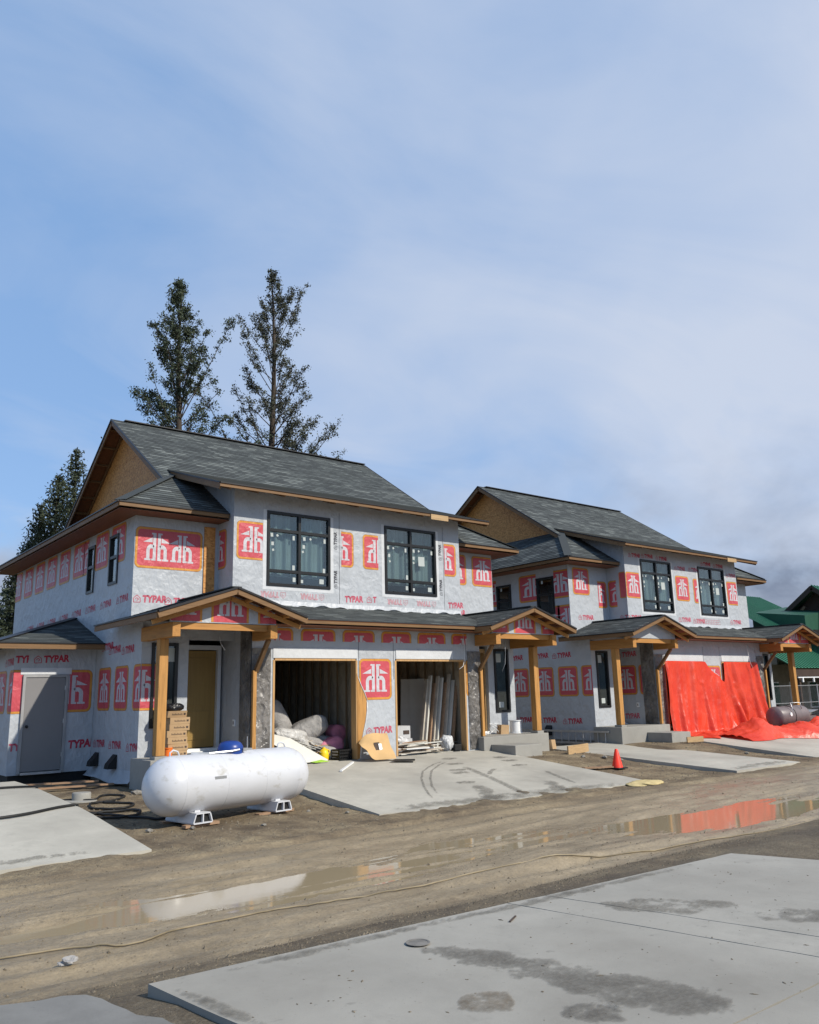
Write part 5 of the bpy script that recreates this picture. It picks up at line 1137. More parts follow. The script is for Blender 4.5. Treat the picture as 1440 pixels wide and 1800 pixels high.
# ------------------------------------------------------------------ cone, boards, ladder, hoses, stones
t = thing('traffic_cone', 'orange traffic cone on the bare soil beside the parking pad', 'cone', (16.9, 13.3, -.31))
zc = float(ground_z(16.9, 13.3))+.01
b = MB(); b.lathe([(.135, .03), (.13, .045), (.04, .44), (.028, .46), (.026, .44)], (16.9, 13.3, zc), (0, 0, 1), 28); obj('body', b, cone_m, t, smooth='auto')
b = MB(); b.box(16.72, 17.08, 13.12, 13.48, zc, zc+.03); obj('base', b, blackm, t, bevel=.008)
b = MB(); b.beam((17.3, 15.2, .0), (18.3, 15.35, .02), .04, .22); tag(obj('board', b, plank), 'pale board standing on edge beside the porch step', 'board')
b = MB(); b.beam((22.6, 15.1, -.0), (23.3, 15.0, -.0), .04, .16); tag(obj('board', b, plank), 'short pale board below the step of the farther house', 'board')
b = MB(); b.beam((16.0, 13.6, -.27), (16.75, 13.35, -.28), .16, .03); tag(obj('board', b, plank_old), 'brown board half buried in soil near the cone', 'board')
for i, (a, e) in enumerate((((4.7, 19.6, -.13), (6.3, 19.0, -.13)), ((4.9, 18.6, -.15), (6.4, 18.35, -.15)), ((5.3, 18.95, -.1), (6.2, 18.75, -.1)))):
    b = MB(); b.beam(a, e, .14, .03); tag(obj('board', b, plank_old), ['weathered board on the soil below the grey door', 'weathered board on the soil nearest the tank side of the grey door', 'short board crossing the others below the grey door'][i], 'board', 'boards below the grey door')
L = thing('ladder', 'aluminium ladder lying on its side along the farther house', 'ladder', (21.2, 18.4, -.1))
for z, nm in ((.26, 'rail'), (-.10, 'rail')):
    b = MB(); b.box(21.17, 21.22, 16.9, 20.9, z-.03, z+.03); obj(nm, b, steel, L)
for k in range(13):
    b = MB(); b.tube([(21.195, 17.05+.3*k, -.07), (21.195, 17.05+.3*k, .23)], .016, 8); obj('rung', b, steel, L)
def gz_(x, y): return float(ground_z(x, y))
def hose(name, label, pts, r, m, zf, cat='hose'):
    P = [Vector((x, y, 0)) for x, y in pts]; out = []
    for i in range(len(P)-1):
        p0, p1, p2, p3 = P[max(i-1, 0)], P[i], P[i+1], P[min(i+2, len(P)-1)]
        for k in range(8):
            t_ = k/8; q = .5*((2*p1)+(-p0+p2)*t_+(2*p0-5*p1+4*p2-p3)*t_*t_+(-p0+3*p1-3*p2+p3)*t_**3); out.append((q.x, q.y, zf(q.x, q.y)+r))
    out.append((P[-1].x, P[-1].y, zf(P[-1].x, P[-1].y)+r))
    b = MB(); b.tube(out, r, 8); return tag(obj(name, b, m, smooth=True), label, cat)
mx = lambda x, y: max(gz_(x, y), WZ)+.004
hose('road_hose', 'long tan hose snaking along the muddy road', [(.6, 7.95), (1.86, 7.65), (2.33, 7.6), (2.77, 7.28), (3.48, 7.5), (4.35, 7.68), (5.11, 7.42), (5.68, 7.22), (7.21, 7.24), (8.77, 6.85), (10.65, 6.58), (12.09, 6.05), (14.5, 5.2)], .009, hose_y, mx)
lz = lambda x, y: max(dzl(x, y), gz_(x, y))+.004 if x < 4.58 else gz_(x, y)+.006
hose('garden_hose', 'black hose crossing the left concrete pad', [(-1, 14.6), (1.5, 14.5), (3.27, 14.25), (4.3, 14.7), (4.75, 14.7), (5.2, 14.0), (5.5, 13.6), (5.9, 13.6), (6.2, 13.9)], .022, blackm, lz)
hose('garden_hose', 'tangled black hose on the soil behind the left pad', [(3.6, 17.6), (4.4, 17.4), (4.9, 16.6), (5.3, 16.2), (5.6, 16.6), (5.9, 16.3), (5.6, 15.9), (5.1, 15.7), (5.0, 15.2), (5.4, 14.9), (5.7, 15.3), (5.3, 15.7)], .02, blackm, lz)
hose('garden_hose', 'coiled black hose lying beside the edge of the left pad', [(5.05+.42*math.cos(a*.7), 14.35+.30*math.sin(a*.7)) for a in range(20)], .022, blackm, lambda x, y: gz_(x, y)+.01)
b = MB(); b.lathe([(0, .16), (.16, .16), (.17, .14), (.17, 0)], (5.15, 16.45, gz_(5.15, 16.45)-.02), (0, 0, 1), 20); b.lathe([(.30, 0), (.30, .02), (0, .025)], (5.1, 16.35, gz_(5.1, 16.35)), (0, 0, 1), 20); tag(obj('standpipe_cover', b, concrete_wall, smooth='auto'), 'squat round concrete cover among the hose coils', 'cover')
b = MB(); lump(b, (2.2, 7.12, mx(2.2, 7.12)+.025), (.055, .035, .025), 50, 14, 1.3); tag(obj('litter', b, sack), 'crumpled white litter on the road shoulder at the left', 'litter')
b = MB(); lump(b, (15.3, 11.3, gz_(15.3, 11.3)+.0), (.50, .30, .055), 51, 24, .45); tag(obj('sand_pile', b, M('sand', (.50, .40, .20), .9, .2, .2, 8, .4, 40), smooth=True), 'small heap of yellow sand at the driveway corner', 'sand')
def rock_mesh(seed):
    rr = np.random.RandomState(seed); bm = bmesh.new(); bmesh.ops.create_icosphere(bm, subdivisions=1, radius=1)
    for v in bm.verts: v.co *= rr.uniform(.7, 1.15); v.co.z *= .65
    me = bpy.data.meshes.new('stone'); bm.to_mesh(me); bm.free(); me.materials.append(stone); return me
RM = [rock_mesh(i) for i in range(5)]
RK = [(6.27, 16.65, .12, 'large pale stone beside the left post pedestal'), (5.6, 12.5, .06, 'stone in front of the left foot of the tank'), (5.0, 12.7, .07, 'stone beside the corner of the left pad'), (7.9, 12.9, .05, 'stone beside the right foot of the tank'), (8.3, 12.3, .05, 'stone near the lower corner of the open driveway'), (6.6, 12.1, .05, 'stone on the soil edge before the tank'), (17.8, 14.4, .10, 'pale stone near the board on edge by the step'), (18.1, 14.1, .07, 'small stone at the edge of the parking pad'), (17.3, 14.7, .08, 'stone between the step and the cone'), (24.0, 13.0, .06, 'stone at the edge of the tarp driveway'), (22.6, 13.2, .09, 'pale stone on soil between pad and tarp driveway')]
for i, (x, y, r, lb) in enumerate(RK):
    o = bpy.data.objects.new('stone', RM[i % 5]); COL.objects.link(o); o.location = (x, y, gz_(x, y)+r*.3); o.scale = (r, r*.85, r*.8); o.rotation_euler = (0, 0, i*1.3); tag(o, lb, 'stone', 'stones on the soil')
# gravel: one mass of small stones
rs = np.random.RandomState(11); b = MB()
base = [Vector((1, 0, -.2)), Vector((0, 1, -.2)), Vector((-1, 0, -.2)), Vector((0, -1, -.2)), Vector((.2, .1, .75))]
def scatter(n, fx, fy, rmin, rmax, skip=None):
    for _ in range(n):
        x, y = fx(), fy()
        if skip and skip(x, y): continue
        r = rmin+(rmax-rmin)*rs.rand()**3; a = rs.rand()*6.3; z = gz_(x, y)
        if z < WZ+.004: continue
        c, s = math.cos(a), math.sin(a)
        b.mesh([(x+(p.x*c-p.y*s)*r, y+(p.x*s+p.y*c)*r*.8, z+(p.z+.1)*r*(.6+.5*rs.rand())) for p in base], [(0, 1, 4), (1, 2, 4), (2, 3, 4), (3, 0, 4)])
sk1 = lambda x, y: (8.55 < x < 15.8 and y > 11.2) or (x < 4.6 and y > 11.4) or (18.4 < x < 21.6 and y > 11)
scatter(4200, lambda: rs.uniform(-2, 9.5), lambda: 5.30+abs(rs.normal(0, .5)), .004, .018)
scatter(1500, lambda: rs.uniform(4.6, 9), lambda: rs.uniform(11.2, 17), .006, .035, sk1)
scatter(1400, lambda: rs.uniform(15.8, 24), lambda: rs.uniform(11.2, 16.5), .01, .045, sk1)
scatter(1800, lambda: rs.uniform(-1, 20), lambda: 11.25+rs.normal(0, .22), .006, .022, sk1)
scatter(5200, lambda: rs.uniform(-1, 18), lambda: rs.uniform(5.7, 11.2), .004, .016)
scatter(500, lambda: rs.uniform(-1, 18), lambda: rs.uniform(5.7, 11.2), .012, .03)
tag(obj('gravel', b, gravel_m, solid=False), 'loose gravel scattered along the road edges and soil', kind='stuff')

# ------------------------------------------------------------------ stains, tyre marks: thin films of dirt
def film(name, col, lo=.42, hi=.6, scale=5, stretch=(1, 1, 1)):
    m = bpy.data.materials.new(name); m.use_nodes = True; nt = m.node_tree; p = nt.nodes['Principled BSDF']; o = nt.nodes['Material Output']
    p.inputs['Base Color'].default_value = (*col, 1); p.inputs['Roughness'].default_value = .85
    t = N(nt, 'ShaderNodeBsdfTransparent'); mx_ = N(nt, 'ShaderNodeMixShader')
    uv = N(nt, 'ShaderNodeTexCoord').outputs['UV']; s = N(nt, 'ShaderNodeSeparateXYZ'); nt.links.new(uv, s.inputs[0])
    e = math_(nt, 'MULTIPLY', math_(nt, 'MULTIPLY', s.outputs[1], math_(nt, 'SUBTRACT', 1, s.outputs[1])), 4)
    e2 = math_(nt, 'MULTIPLY', math_(nt, 'MULTIPLY', s.outputs[0], math_(nt, 'SUBTRACT', 1, s.outputs[0])), 8, None, True)
    n = noise(nt, coords(nt, 'World', stretch), scale, 8, .7)
    f = math_(nt, 'MULTIPLY', math_(nt, 'MULTIPLY_ADD', math_(nt, 'MULTIPLY', e, e2), .55, math_(nt, 'MULTIPLY_ADD', n, 3.4, -1.75)), math_(nt, 'MULTIPLY', math_(nt, 'MULTIPLY', e, e2), 1.6, None, True))
    gr = noise(nt, coords(nt, 'World'), 40, 4, .7)
    f = ramp(nt, f, [(lo, (0, 0, 0)), (lo+.12, (.30, .30, .30)), (hi+.40, (.66, .66, .66))])
    f = math_(nt, 'MULTIPLY', f, ramp(nt, gr, [(.32, (.45, .45, .45)), (.6, (1, 1, 1))]))
    cv = ramp(nt, noise(nt, coords(nt, 'World'), 9, 6, .7), [(.3, tuple(x*.6 for x in col)), (.7, tuple(x*1.35 for x in col))]); nt.links.new(cv, p.inputs['Base Color'])
    nt.links.new(f, mx_.inputs[0]); nt.links.new(t.outputs[0], mx_.inputs[1]); nt.links.new(p.outputs[0], mx_.inputs[2]); nt.links.new(mx_.outputs[0], o.inputs[0]); return m
dirt1 = film('mud_film', (.10, .09, .074), .12, .48, 4.5); dirt2 = film('mud_film_thin', (.15, .135, .108), .25, .75, 5); tyre = film('tyre_mark', (.14, .13, .11), .05, .7, 16); tan_f = film('tan_stain', (.16, .12, .075), .15, .5, 7); spot_m = film('mud_spot', (.10, .09, .075), .1, .45, 11)
def strip(name, label, pts, wd, m, zf, dz=.005):
    b = MB(); n = len(pts)
    L = []; 
    for i, (x, y) in enumerate(pts):
        a, c = pts[max(i-1, 0)], pts[min(i+1, n-1)]; d = Vector((c[0]-a[0], c[1]-a[1])).normalized(); w = wd[i] if isinstance(wd, (list, tuple)) else wd
        L.append(((x-d.y*w/2, y+d.x*w/2), (x+d.y*w/2, y-d.x*w/2)))
    for i in range(n-1):
        q = [L[i][0], L[i][1], L[i+1][1], L[i+1][0]]; b.face([(x, y, zf(x, y)+dz) for x, y in q], 0, [(i/(n-1), 0), (i/(n-1), 1), ((i+1)/(n-1), 1), ((i+1)/(n-1), 0)])
    return tag(obj(name, b, m, solid=False), label, kind='stuff')
zs_ = lambda x, y: ZS
strip('mud_streak', 'long dark mud streak across the foreground slab', [(3.66, 4.72), (3.75, 4.45), (3.82, 4.1), (3.9, 3.75), (3.98, 3.4), (4.08, 3.05), (4.18, 2.8), (4.32, 2.62)], [.2, .36, .46, .48, .56, .66, .58, .3], dirt1, zs_)
strip('mud_streak', 'dark mud smear at the right of the foreground slab', [(5.35, 4.55), (5.6, 4.25), (5.85, 3.95), (6.1, 3.65)], [.3, .6, .6, .4], dirt2, zs_, .0055)
strip('mud_streak', 'dark wet smear at the right edge of the foreground slab', [(5.95, 3.6), (6.15, 3.3), (6.4, 3.0), (6.6, 2.7)], [.4, .5, .5, .4], dirt1, zs_, .006)
strip('mud_streak', 'tan stain near the bottom of the foreground slab', [(3.2, 3.72), (3.32, 3.6), (3.45, 3.5)], [.3, .42, .3], tan_f, zs_)
strip('mud_streak', 'dark blot at the bottom centre of the foreground slab', [(3.5, 3.25), (3.62, 3.12), (3.75, 3.0)], [.25, .36, .25], spot_m, zs_)
b = MB()
for k in range(240):
    x, y = rs.uniform(2.15, 8.2), rs.uniform(2.4, 4.95)
    r_ = .003+.008*rs.rand()**3; a = rs.rand()*6.3; c_, s_ = math.cos(a), math.sin(a); el = 1+2.5*rs.rand()**3
    b.mesh([(x+(p.x*el*c_-p.y*s_)*r_, y+(p.x*el*s_+p.y*c_)*r_, ZS+.001+(p.z+.2)*r_*.5) for p in base], [(0, 1, 4), (1, 2, 4), (2, 3, 4), (3, 0, 4)])
tag(obj('grit', b, gravel_m, solid=False), 'scattered grit and chips on the foreground slab', kind='stuff')
b = MB(); b.beam((4.52, 4.62, ZS+.006), (4.66, 4.70, ZS+.006), .012, .008); tag(obj('stick', b, inkb), 'thin dark stick lying on the foreground slab', 'stick')
b = MB(); b.lathe([(.082, .0), (.082, .003), (.07, .003), (.068, .0), (0, .0015)], (3.71, 4.67, ZS+.009), (0, 0, 1), 28); tag(obj('cleanout_cover', b, M('iron_cover', (.17, .16, .145), .8, .3, .3, 8)), 'small round dark cover set in the foreground slab', 'cover')
for i, (p, w_) in enumerate((([(13.55, 15.73), (12.84, 15.41), (12.35, 15.05), (11.98, 14.76), (11.39, 14.09), (10.85, 13.34), (10.47, 12.74), (10.23, 12.3)], .07), ([(13.45, 15.58), (12.9, 15.28), (12.2, 14.72), (11.6, 14.05), (11.05, 13.34), (10.6, 12.62)], .07), ([(13.28, 14.91), (13.12, 14.4), (12.97, 13.94), (12.59, 12.88), (12.0, 11.46)], .22), ([(13.77, 14.31), (13.39, 14.07), (13.01, 13.75)], .14), ([(14.64, 13.63), (14.27, 12.8), (14.0, 12.1)], .16))):
    strip('tyre_mark', 'dark curved tyre mark on the open driveway', p, w_, tyre, dz1, .006+.001*i)
strip('mud_streak', 'muddy patch at the lower edge of the open driveway', [(12.0, 13.1), (11.7, 12.5), (11.2, 11.6)], [.3, .5, .7], dirt1, dz1, .012)
strip('mud_streak', 'muddy patch at the right of the open driveway', [(13.7, 12.7), (13.4, 12.2), (13.1, 11.6)], [.3, .5, .6], dirt1, dz1, .013)
for k, (x, y) in enumerate(((13.31, 15.19), (12.82, 14.52), (12.6, 14.23), (15.07, 15.47), (14.93, 15.0), (14.62, 14.37), (11.95, 13.3), (13.71, 15.86))): strip('mud_spot', 'small dark mud spot on the open driveway', [(x-.25, y+.05), (x, y), (x+.25, y-.05)], [.2, .34, .2], spot_m, dz1, .014)

zfe = lambda x, y: ZS
strip('edge_mud', 'thin mud along the road edge of the foreground slab', [(2.2, 5.06), (3.2, 5.0), (4.2, 4.97), (5.2, 4.9), (6.2, 4.86), (7.7, 4.82)], [.1, .16, .12, .18, .14, .1], dirt2, zfe, .0075)
strip('edge_mud', 'thin mud along the left edge of the foreground slab', [(2.14, 5.0), (2.22, 4.4), (2.3, 3.7), (2.42, 2.6)], [.1, .14, .12, .1], dirt2, zfe, .008)
strip('edge_mud', 'mud dragged onto the lower edge of the open driveway', [(8.8, 12.05), (10.2, 11.9), (11.8, 11.8), (13.4, 11.7), (15.2, 11.55)], [.4, .6, .7, .7, .5], dirt2, dz1, .016)
strip('edge_mud', 'mud dragged onto the lower edge of the left pad', [(-2, 11.75), (0, 11.75), (2, 11.75), (4.3, 11.75)], [.4, .45, .4, .3], dirt2, dzl, .008)
strip('edge_mud', 'mud dragged onto the lower edge of the parking pad', [(18.6, 11.4), (19.5, 11.4), (20.5, 11.4), (21.4, 11.4)], [.4, .5, .5, .4], dirt2, dzp, .008)

def wire(label, pts, r_=.006, m=None):
    b = MB(); b.tube(pts, r_, 6); tag(obj('loose_wire', b, m or whitep, smooth=True), label, 'wire')
wire('white wire hanging from the header of the right open garage', [(15.0, 16.62, 3.12), (15.02, 16.58, 2.75), (14.98, 16.55, 2.5), (14.86, 16.5, 2.25), (14.72, 16.5, 2.17)])
wire('grey wires dangling under the right porch roof of the nearer house', [(16.15, 16.2, 2.95), (16.2, 16.25, 2.6), (16.12, 16.2, 2.3), (16.0, 16.2, 2.1)], .005, steel)
wire('short wire dangling over the left porch door', [(8.1, 17.0, 2.95), (8.12, 16.95, 2.75), (8.2, 16.9, 2.6)], .006)
wire('white wire hanging above the tarp on the farther house', [(27.0+2.1, 16.55, 3.1), (29.1, 16.5, 2.7), (29.12, 16.46, 2.35), (29.2, 16.44, 2.2)])
for hh, lab in ((h1, 0), (h2, 1)):
    Xx = hh['X']; b = MB(); b.box(Xx(-3.45)-.03, Xx(-3.45)-.004, 17.42, 17.52, .95, 1.10); bx_ = obj('outlet_box', b, whitep, hh['H'])
    b = MB(); b.box(Xx(-3.45)-.036, Xx(-3.45)-.031, 17.455, 17.485, .99, 1.06); obj('socket', b, inkb, bx_)
    # loose lap of wrap below the bay
    b = MB(); V = []; n = 60
    for i in range(n+1):
        x = Xx(-3.54+7.08*i/n); V += [(x, 17.494, 3.84), (x, 17.482-.012*abs(math.sin(i*.9)), 3.76), (x, 17.475-.03*abs(math.sin(i*.55+lab)), 3.725+.025*math.sin(i*1.3)+.02*math.sin(i*.37))]
    b.mesh(V, [(3*i+k, 3*i+3+k, 3*i+4+k, 3*i+1+k) for i in range(n) for k in range(2)]); obj('wrap_lap', b, wrap, hh['H'], solid=False, smooth=True)

for k in range(16):
    b = MB(); x0 = rnd.uniform(9.9, 11.0); y0 = rnd.uniform(17.0, 17.9); z0_ = .12+.5*max(0, 1-(x0-9.9)/1.2)*rnd.random()+.1*rnd.random(); an = rnd.uniform(-1.2, 1.2); L_ = rnd.uniform(.3, .8)
    b.beam((x0, y0, z0_), (x0+L_*math.cos(an), y0+.4*L_*math.sin(an), max(.1, z0_+rnd.uniform(-.25, .2))), rnd.uniform(.04, .12), .018)
    tag(obj('offcut', b, (greyrim, drywall, plank_old, plank, carton)[k % 5]), 'offcut among the debris heaped in the left garage', 'offcut', 'offcuts in the left garage')
for k in range(12):
    b = MB(); x0 = rnd.uniform(12.9, 14.6); y0 = rnd.uniform(16.9, 17.5); an = rnd.uniform(-.9, .9); L_ = rnd.uniform(.3, .9); z0_ = rnd.uniform(.14, .42)
    b.beam((x0, y0, z0_), (x0+L_*math.cos(an), y0+.3*L_*math.sin(an), max(.1, z0_+rnd.uniform(-.2, .12))), rnd.uniform(.03, .09), .018)
    tag(obj('offcut', b, (greyrim, drywall, plank_old, whitep)[k % 4]), 'offcut on the loose pile in the right garage', 'offcut', 'offcuts in the right garage')
sackobj('torn white wrapping on the pile in the right garage', (13.15, 17.15, .42), (.28, .18, .10), .3, 61, clearb, .2, 'plastic_bag', 'bag', amp=.3)
sackobj('small grey sack beside the pink packs in the left garage', (11.15, 17.35, .24), (.24, .16, .15), -.4, 62, sack, .2)
# ------------------------------------------------------------------ green roofed buildings and hills
GB = thing('lodge', 'distant lodge with ribbed green metal roofs beyond the farther house', 'building', (48, 24, -.2))
def ribbed(b, P, e, n=40):                              # standing seams on a roof quad P0..P3 (P0-P1 eave)
    P = [Vector(p) for p in P]; b.face(P); up = (P[1]-P[0]).cross(P[3]-P[0]).normalized(); up = up if up.z > 0 else -up
    for k in range(n+1):
        t_ = k/n; b.beam(P[0].lerp(P[1], t_)+up*.02, P[3].lerp(P[2], t_)+up*.02, .05, .05, up)
b = MB(); ribbed(b, [(42.6, 22.2, 4.15), (50, 22.2, 4.15), (49.6, 27, 6.95), (42.8, 27, 6.95)], 0, 26); b.face([(42.6, 31.8, 4.15), (50, 31.8, 4.15), (49.6, 27, 6.95), (42.8, 27, 6.95)]); obj('metal_roof', b, green_metal, GB, solid=False)
b = MB(); b.box(43.2, 50, 22.9, 31, -.3, 4.4); obj('wall', b, beige, GB)
b = MB(); b.prism([(44.6, 21.8, 4.1), (48.6, 21.8, 4.1), (48.6, 21.8, 5.7), (44.6, 21.8, 5.2)], (0, 3.0, .4)); obj('dormer_block', b, dark_green, GB)
b = MB(); b.box(45.4, 46.8, 21.76, 21.79, 4.15, 4.45); obj('dormer_window', b, blackm, GB)
G2 = thing('lodge', 'timber gabled lodge wing with green roof at the right edge', 'building', (50, 20, -.2))
b = MB(); ribbed(b, [(46.6, 18.2, 3.95), (60, 18.2, 3.95), (60, 22.2, 7.0), (46.6, 22.2, 7.0)], 0, 40); b.face([(46.6, 26.2, 3.95), (60, 26.2, 3.95), (60, 22.2, 7.0), (46.6, 22.2, 7.0)]); obj('metal_roof', b, green_metal, G2, solid=False)
b = MB(); b.prism([(47.3, 18.6, 3.9), (47.3, 25.8, 3.9), (47.3, 22.2, 6.75)], (.1, 0, 0)); obj('gable_wall', b, brown, G2)
b = MB()
for y0 in (18.2, 26.2): b.beam((46.62, y0, 3.82), (46.62, 22.2, 6.86), .08, .26)
obj('barge_board', b, brown, G2)
b = MB(); b.box(47.25, 60, 18.65, 26, -.3, 3.9); obj('wall', b, beige, G2)
for k in range(4):
    b = MB(); b.box(49.2+k*1.1, 50.0+k*1.1, 18.58, 18.66, 2.95, 3.65); w = obj('window', b, whitep, G2); b = MB(); b.box(49.27+k*1.1, 49.93+k*1.1, 18.55, 18.58, 3.02, 3.58); obj('pane', b, M('dark_pane', (.02, .03, .035), .1, .5), w)
b = MB()
for y, z, y2, z2 in ((19.6, 3.95, 21.4, 5.9), (24.8, 3.95, 23, 5.9), (22.2, 3.95, 22.2, 6.6)): b.beam((47.22, y, z), (47.22, y2, z2), .08, .14)
obj('timber_truss', b, M('pale_timber', (.30, .22, .14), .7), G2)
G3 = thing('covered_walk', 'low green roofed veranda with dark openings beyond the porch post', 'veranda', (48, 21.5, -.2))
b = MB(); ribbed(b, [(40.5, 20.6, 2.35), (58, 20.6, 2.35), (58, 22.85, 3.75), (40.5, 22.85, 3.75)], 0, 54); obj('metal_roof', b, green_metal, G3, solid=False)
b = MB(); b.box(40.6, 58, 22.55, 22.8, -.3, 2.6); obj('wall', b, M('veranda_wall', (.20, .19, .155), .8), G3)
b = MB(); b.box(40.5, 58, 20.62, 20.72, 1.93, 2.28); obj('fascia_beam', b, brown, G3)
b = MB(); b.tube([(40.5, 20.5, 1.88), (58, 20.5, 1.88)], .03, 8)
for k in range(14): b.box(40.9+k*1.1, 41.0+k*1.1, 20.47, 20.53, 1.66, 1.86)
obj('light_string', b, whitep, G3)
for k in range(6):
    b = MB(); b.box(41.0+k*2.4, 41.15+k*2.4, 20.7, 20.85, -.3, 2.3); obj('post', b, brown, G3)
    b = MB(); b.box(41.5+k*2.0, 42.3+k*2.0, 22.47, 22.55, .3, 1.7); w = obj('window', b, whitep, G3); b = MB(); b.box(41.57+k*2.0, 42.23+k*2.0, 22.43, 22.47, .37, 1.63); obj('pane', b, dark_green, w)
FN = thing('mesh_fence', 'temporary wire mesh fence panels in front of the lodge', 'fence', (38, 19, -.2))
for k in range(4):
    b = MB(); x = 34.8+k*2.2; b.tube([(x, 19, -.2), (x, 19, 1.55)], .025, 8); obj('post', b, steel, FN)
for z in (-.05, .75, 1.5):
    b = MB(); b.tube([(34.8, 19, z), (41.4, 19, z)], .014, 6); obj('rail', b, steel, FN)
b = MB()
for k in range(66): b.tube([(34.85+k*.1, 19, -.05), (34.85+k*.1, 19, 1.5)], .003, 4)
tag(obj('wire_mesh', b, steel, FN), kind='stuff')
b = MB(); n = 160; V = []
for i in range(n+1):
    a = R(-65+230*i/n); d = 2600; x, y = d*math.sin(a), d*math.cos(a)
    h = 150+120*float(fbm(np.array(i*.09+2), np.array(1.0), 5))+25*float(fbm(np.array(i*.8), np.array(3.), 3))
    V += [(x, y, -5), (x*1.05, y*1.05, h*.6), (x*1.12, y*1.12, h)]
b.mesh(V, [(3*i+k, 3*i+3+k, 3*i+4+k, 3*i+1+k) for i in range(n) for k in range(2)]); tag(obj('hills', b, hillm, solid=False, smooth=True), 'dark wooded hills along the horizon', kind='structure')

# ------------------------------------------------------------------ trees
def leaf_mesh(P, S, rs, aspect=.55, up=None):
    n = len(P); P = np.array(P); S = np.array(S)[:, None]
    d1 = rs.normal(size=(n, 3)); d1 /= np.linalg.norm(d1, axis=1)[:, None]
    if up is not None: d1 = d1*.6+np.array(up); d1 /= np.linalg.norm(d1, axis=1)[:, None]
    d2 = np.cross(d1, rs.normal(size=(n, 3))); d2 /= np.linalg.norm(d2, axis=1)[:, None]
    a = d1*S; c = d2*S*aspect
    V = np.stack([P-a, P+c*.9-a*.1, P+a, P-c*.9-a*.1], 1).reshape(-1, 3)
    F = np.arange(4*n).reshape(n, 4)
    return V, F
def addleaves(b, V, F):
    i = len(b.v); b.v += V.tolist(); b.f += (F+i).tolist(); b.m += [0]*len(F); b.uv += [None]*len(F)
def tall_tree(label, x, y, H, rad, dens, seed, m, z_low=9, bare=.35):
    rs = np.random.RandomState(seed); T = thing('tall_conifer', label, 'tree', (x, y, -.2), 'tall sparse trees behind the nearer house')
    tr = [(x+.25*math.sin(k*.5+seed)*(k/14), y, -.2+(H-.1)*k/14) for k in range(15)]
    b = MB(); b.tube(tr, [.34*(1-k/14)**.8+.02 for k in range(15)], 9); obj('trunk', b, bark, T, smooth=True)
    br = MB(); lp = []; ls = []
    nb = int(120*dens**.5)
    for i in range(nb):
        f = (i+rs.rand())/nb; z = z_low+(H-.4-z_low)*f; rr = rad(f)*(.62+.5*rs.rand()); az = rs.rand()*6.283
        el = R(rs.uniform(28, 58)+12*f); k = min(14, max(0, (z+.2)/(H)*14)); i0 = int(k); bx = tr[min(i0, 14)][0]
        L = rr/math.cos(el)*.85; o = Vector((bx, y, z)); d = Vector((math.cos(az)*math.cos(el), math.sin(az)*math.cos(el), math.sin(el))); pts = [o]; bend = rs.uniform(-.25, .35)
        for q in range(1, 6): pts.append(o+d*L*q/5+Vector((0, 0, bend*L*.25*(q/5)**2))+Vector(rs.normal(0, .04, 3))*q/3)
        br.tube(pts, [max(.008, .05*(1-f)*(1-q/5.5)+.01) for q in range(6)], 5, caps=False)
        ntw = int(4+L*3.2)
        for t_ in range(ntw):
            u = bare+(1-bare)*rs.rand()**.8; qi = min(4, int(u*5)); p = pts[qi].lerp(pts[qi+1], u*5-qi)
            td = (d+Vector(rs.normal(0, .75, 3))+Vector((0, 0, .2))).normalized(); tl = .16+.62*rs.rand()*(1.08-f)
            e = p+td*tl; br.tube([p, p.lerp(e, .5)+Vector(rs.normal(0, .03, 3)), e], [.010, .007, .004], 4, caps=False)
            if rs.rand() < .88:
                nl = int((16+18*rs.rand())*dens)
                for g_ in range(nl):
                    w = .45+.6*rs.rand(); c = p+td*tl*w+Vector(rs.normal(0, .10, 3)); lp.append(tuple(c)); ls.append(.032+.045*rs.rand())
    obj('limbs', br, bark, T, solid=False)
    V, F = leaf_mesh(lp, ls, rs, .7); b = MB(); addleaves(b, V, F); obj('crown', b, m, T, solid=False); return T
r1 = lambda f: 5.0*(1-f)**.82*(.86+.26*math.sin(f*13+1))+.12
r2 = lambda f: 6.0*(1-f)**.88*(.88+.2*math.sin(f*11))+.12
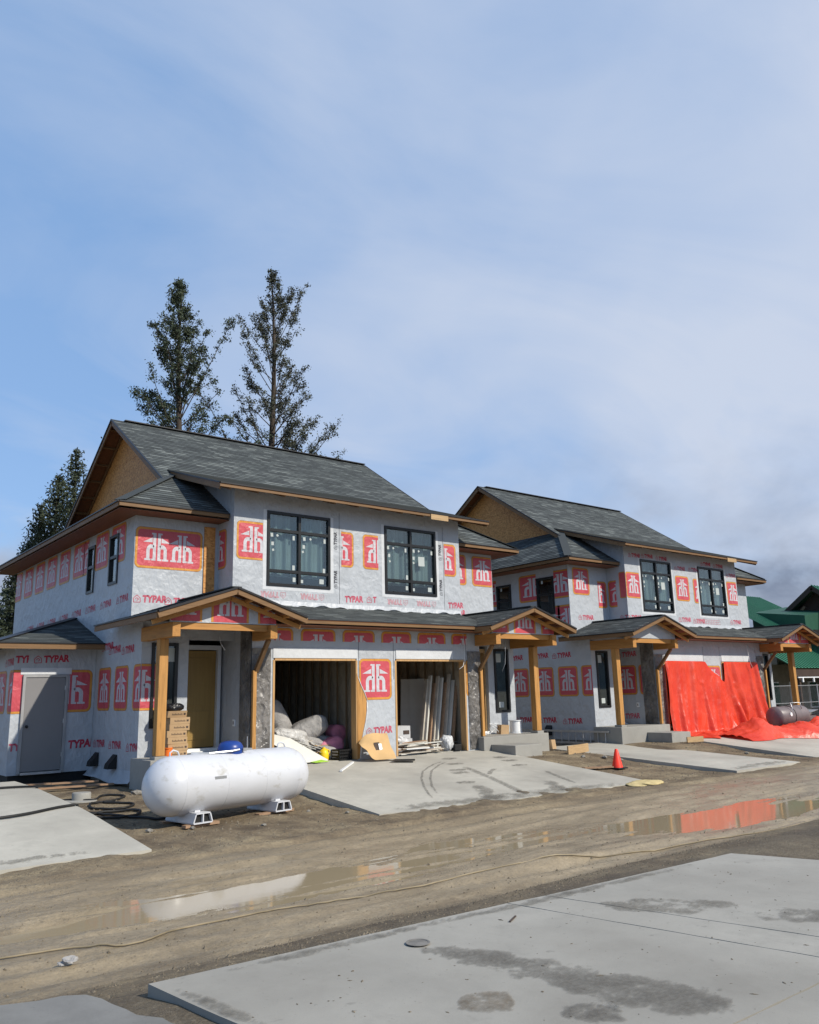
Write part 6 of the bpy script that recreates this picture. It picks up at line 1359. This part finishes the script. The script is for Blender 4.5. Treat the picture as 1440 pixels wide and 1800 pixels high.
tall_tree('denser of the two tall trees behind the nearer roof', 17.3, 42, 25.2, r1, 1.25, 5, needle, 8, .18)
tall_tree('sparser tall tree with bare limbs behind the nearer roof', 23.0, 42, 27.9, r2, .95, 9, needle2, 8, .42)
tall_tree('treetop just showing over the right end of the nearer roof', 36.2, 55, 20.9, lambda f: 2.2*(1-f)**.8+.15, .9, 13, needle, 8, .3)
def spruce_tree(x, y, H, rb, seed):
    rs = np.random.RandomState(seed); lp, ls = [], []; br = MB()
    nw = int(H*3.4)
    for i in range(nw):
        f = i/nw; z = 1.0+(H-1.1)*f; rr = rb*(1-f)**.85+.10
        nb = int(7+6*(1-f))
        for k in range(nb):
            az = 6.283*k/nb+rs.rand()*.9; L = rr*(.7+.5*rs.rand()); drop = -.25-.25*(1-f)+.35*f
            for q in range(int(7+L*17)):
                u = (q+rs.rand())/(7+L*17); p = (x+math.cos(az)*L*u+rs.normal(0, .05+.07*u), y+math.sin(az)*L*u+rs.normal(0, .05+.07*u), z+drop*L*u+.28*L*u*u+rs.normal(0, .06)); lp.append(p); ls.append(.075+.085*rs.rand())
    V, F = leaf_mesh(lp, ls, rs, .42); b = MB(); addleaves(b, V, F); return b
def spruce_thing(label, x, y, H, rb, seed):
    T = thing('spruce_tree', label, 'tree', (x, y, -.2), 'spruces beyond the left eave')
    b = MB(); b.tube([(x, y, -.2), (x, y, H*.5), (x, y, H-.1)], [.28, .16, .015], 8); obj('trunk', b, bark, T, smooth=True)
    obj('crown', spruce_tree(x, y, H, rb, seed), spruce, T, solid=False); return T
spruce_thing('tallest spruce rising left of the nearer gable', 15.6, 55, 18.2, 5.0, 41)
spruce_thing('second spruce overlapping the tallest one on its left', 14.3, 54, 16.0, 4.2, 42)
spruce_thing('spruce with a thin tip, third from the gable', 13.25, 53.5, 13.9, 3.4, 43)
spruce_thing('small spruce just above the left eave', 12.55, 53, 11.3, 2.6, 44)
spruce_thing('dark spruce seen under the left eave beyond the back corner', 11.6, 51, 9.4, 3.2, 45)
spruce_thing('spruce low at the left edge behind the back corner', 9.8, 48, 6.4, 2.6, 46)
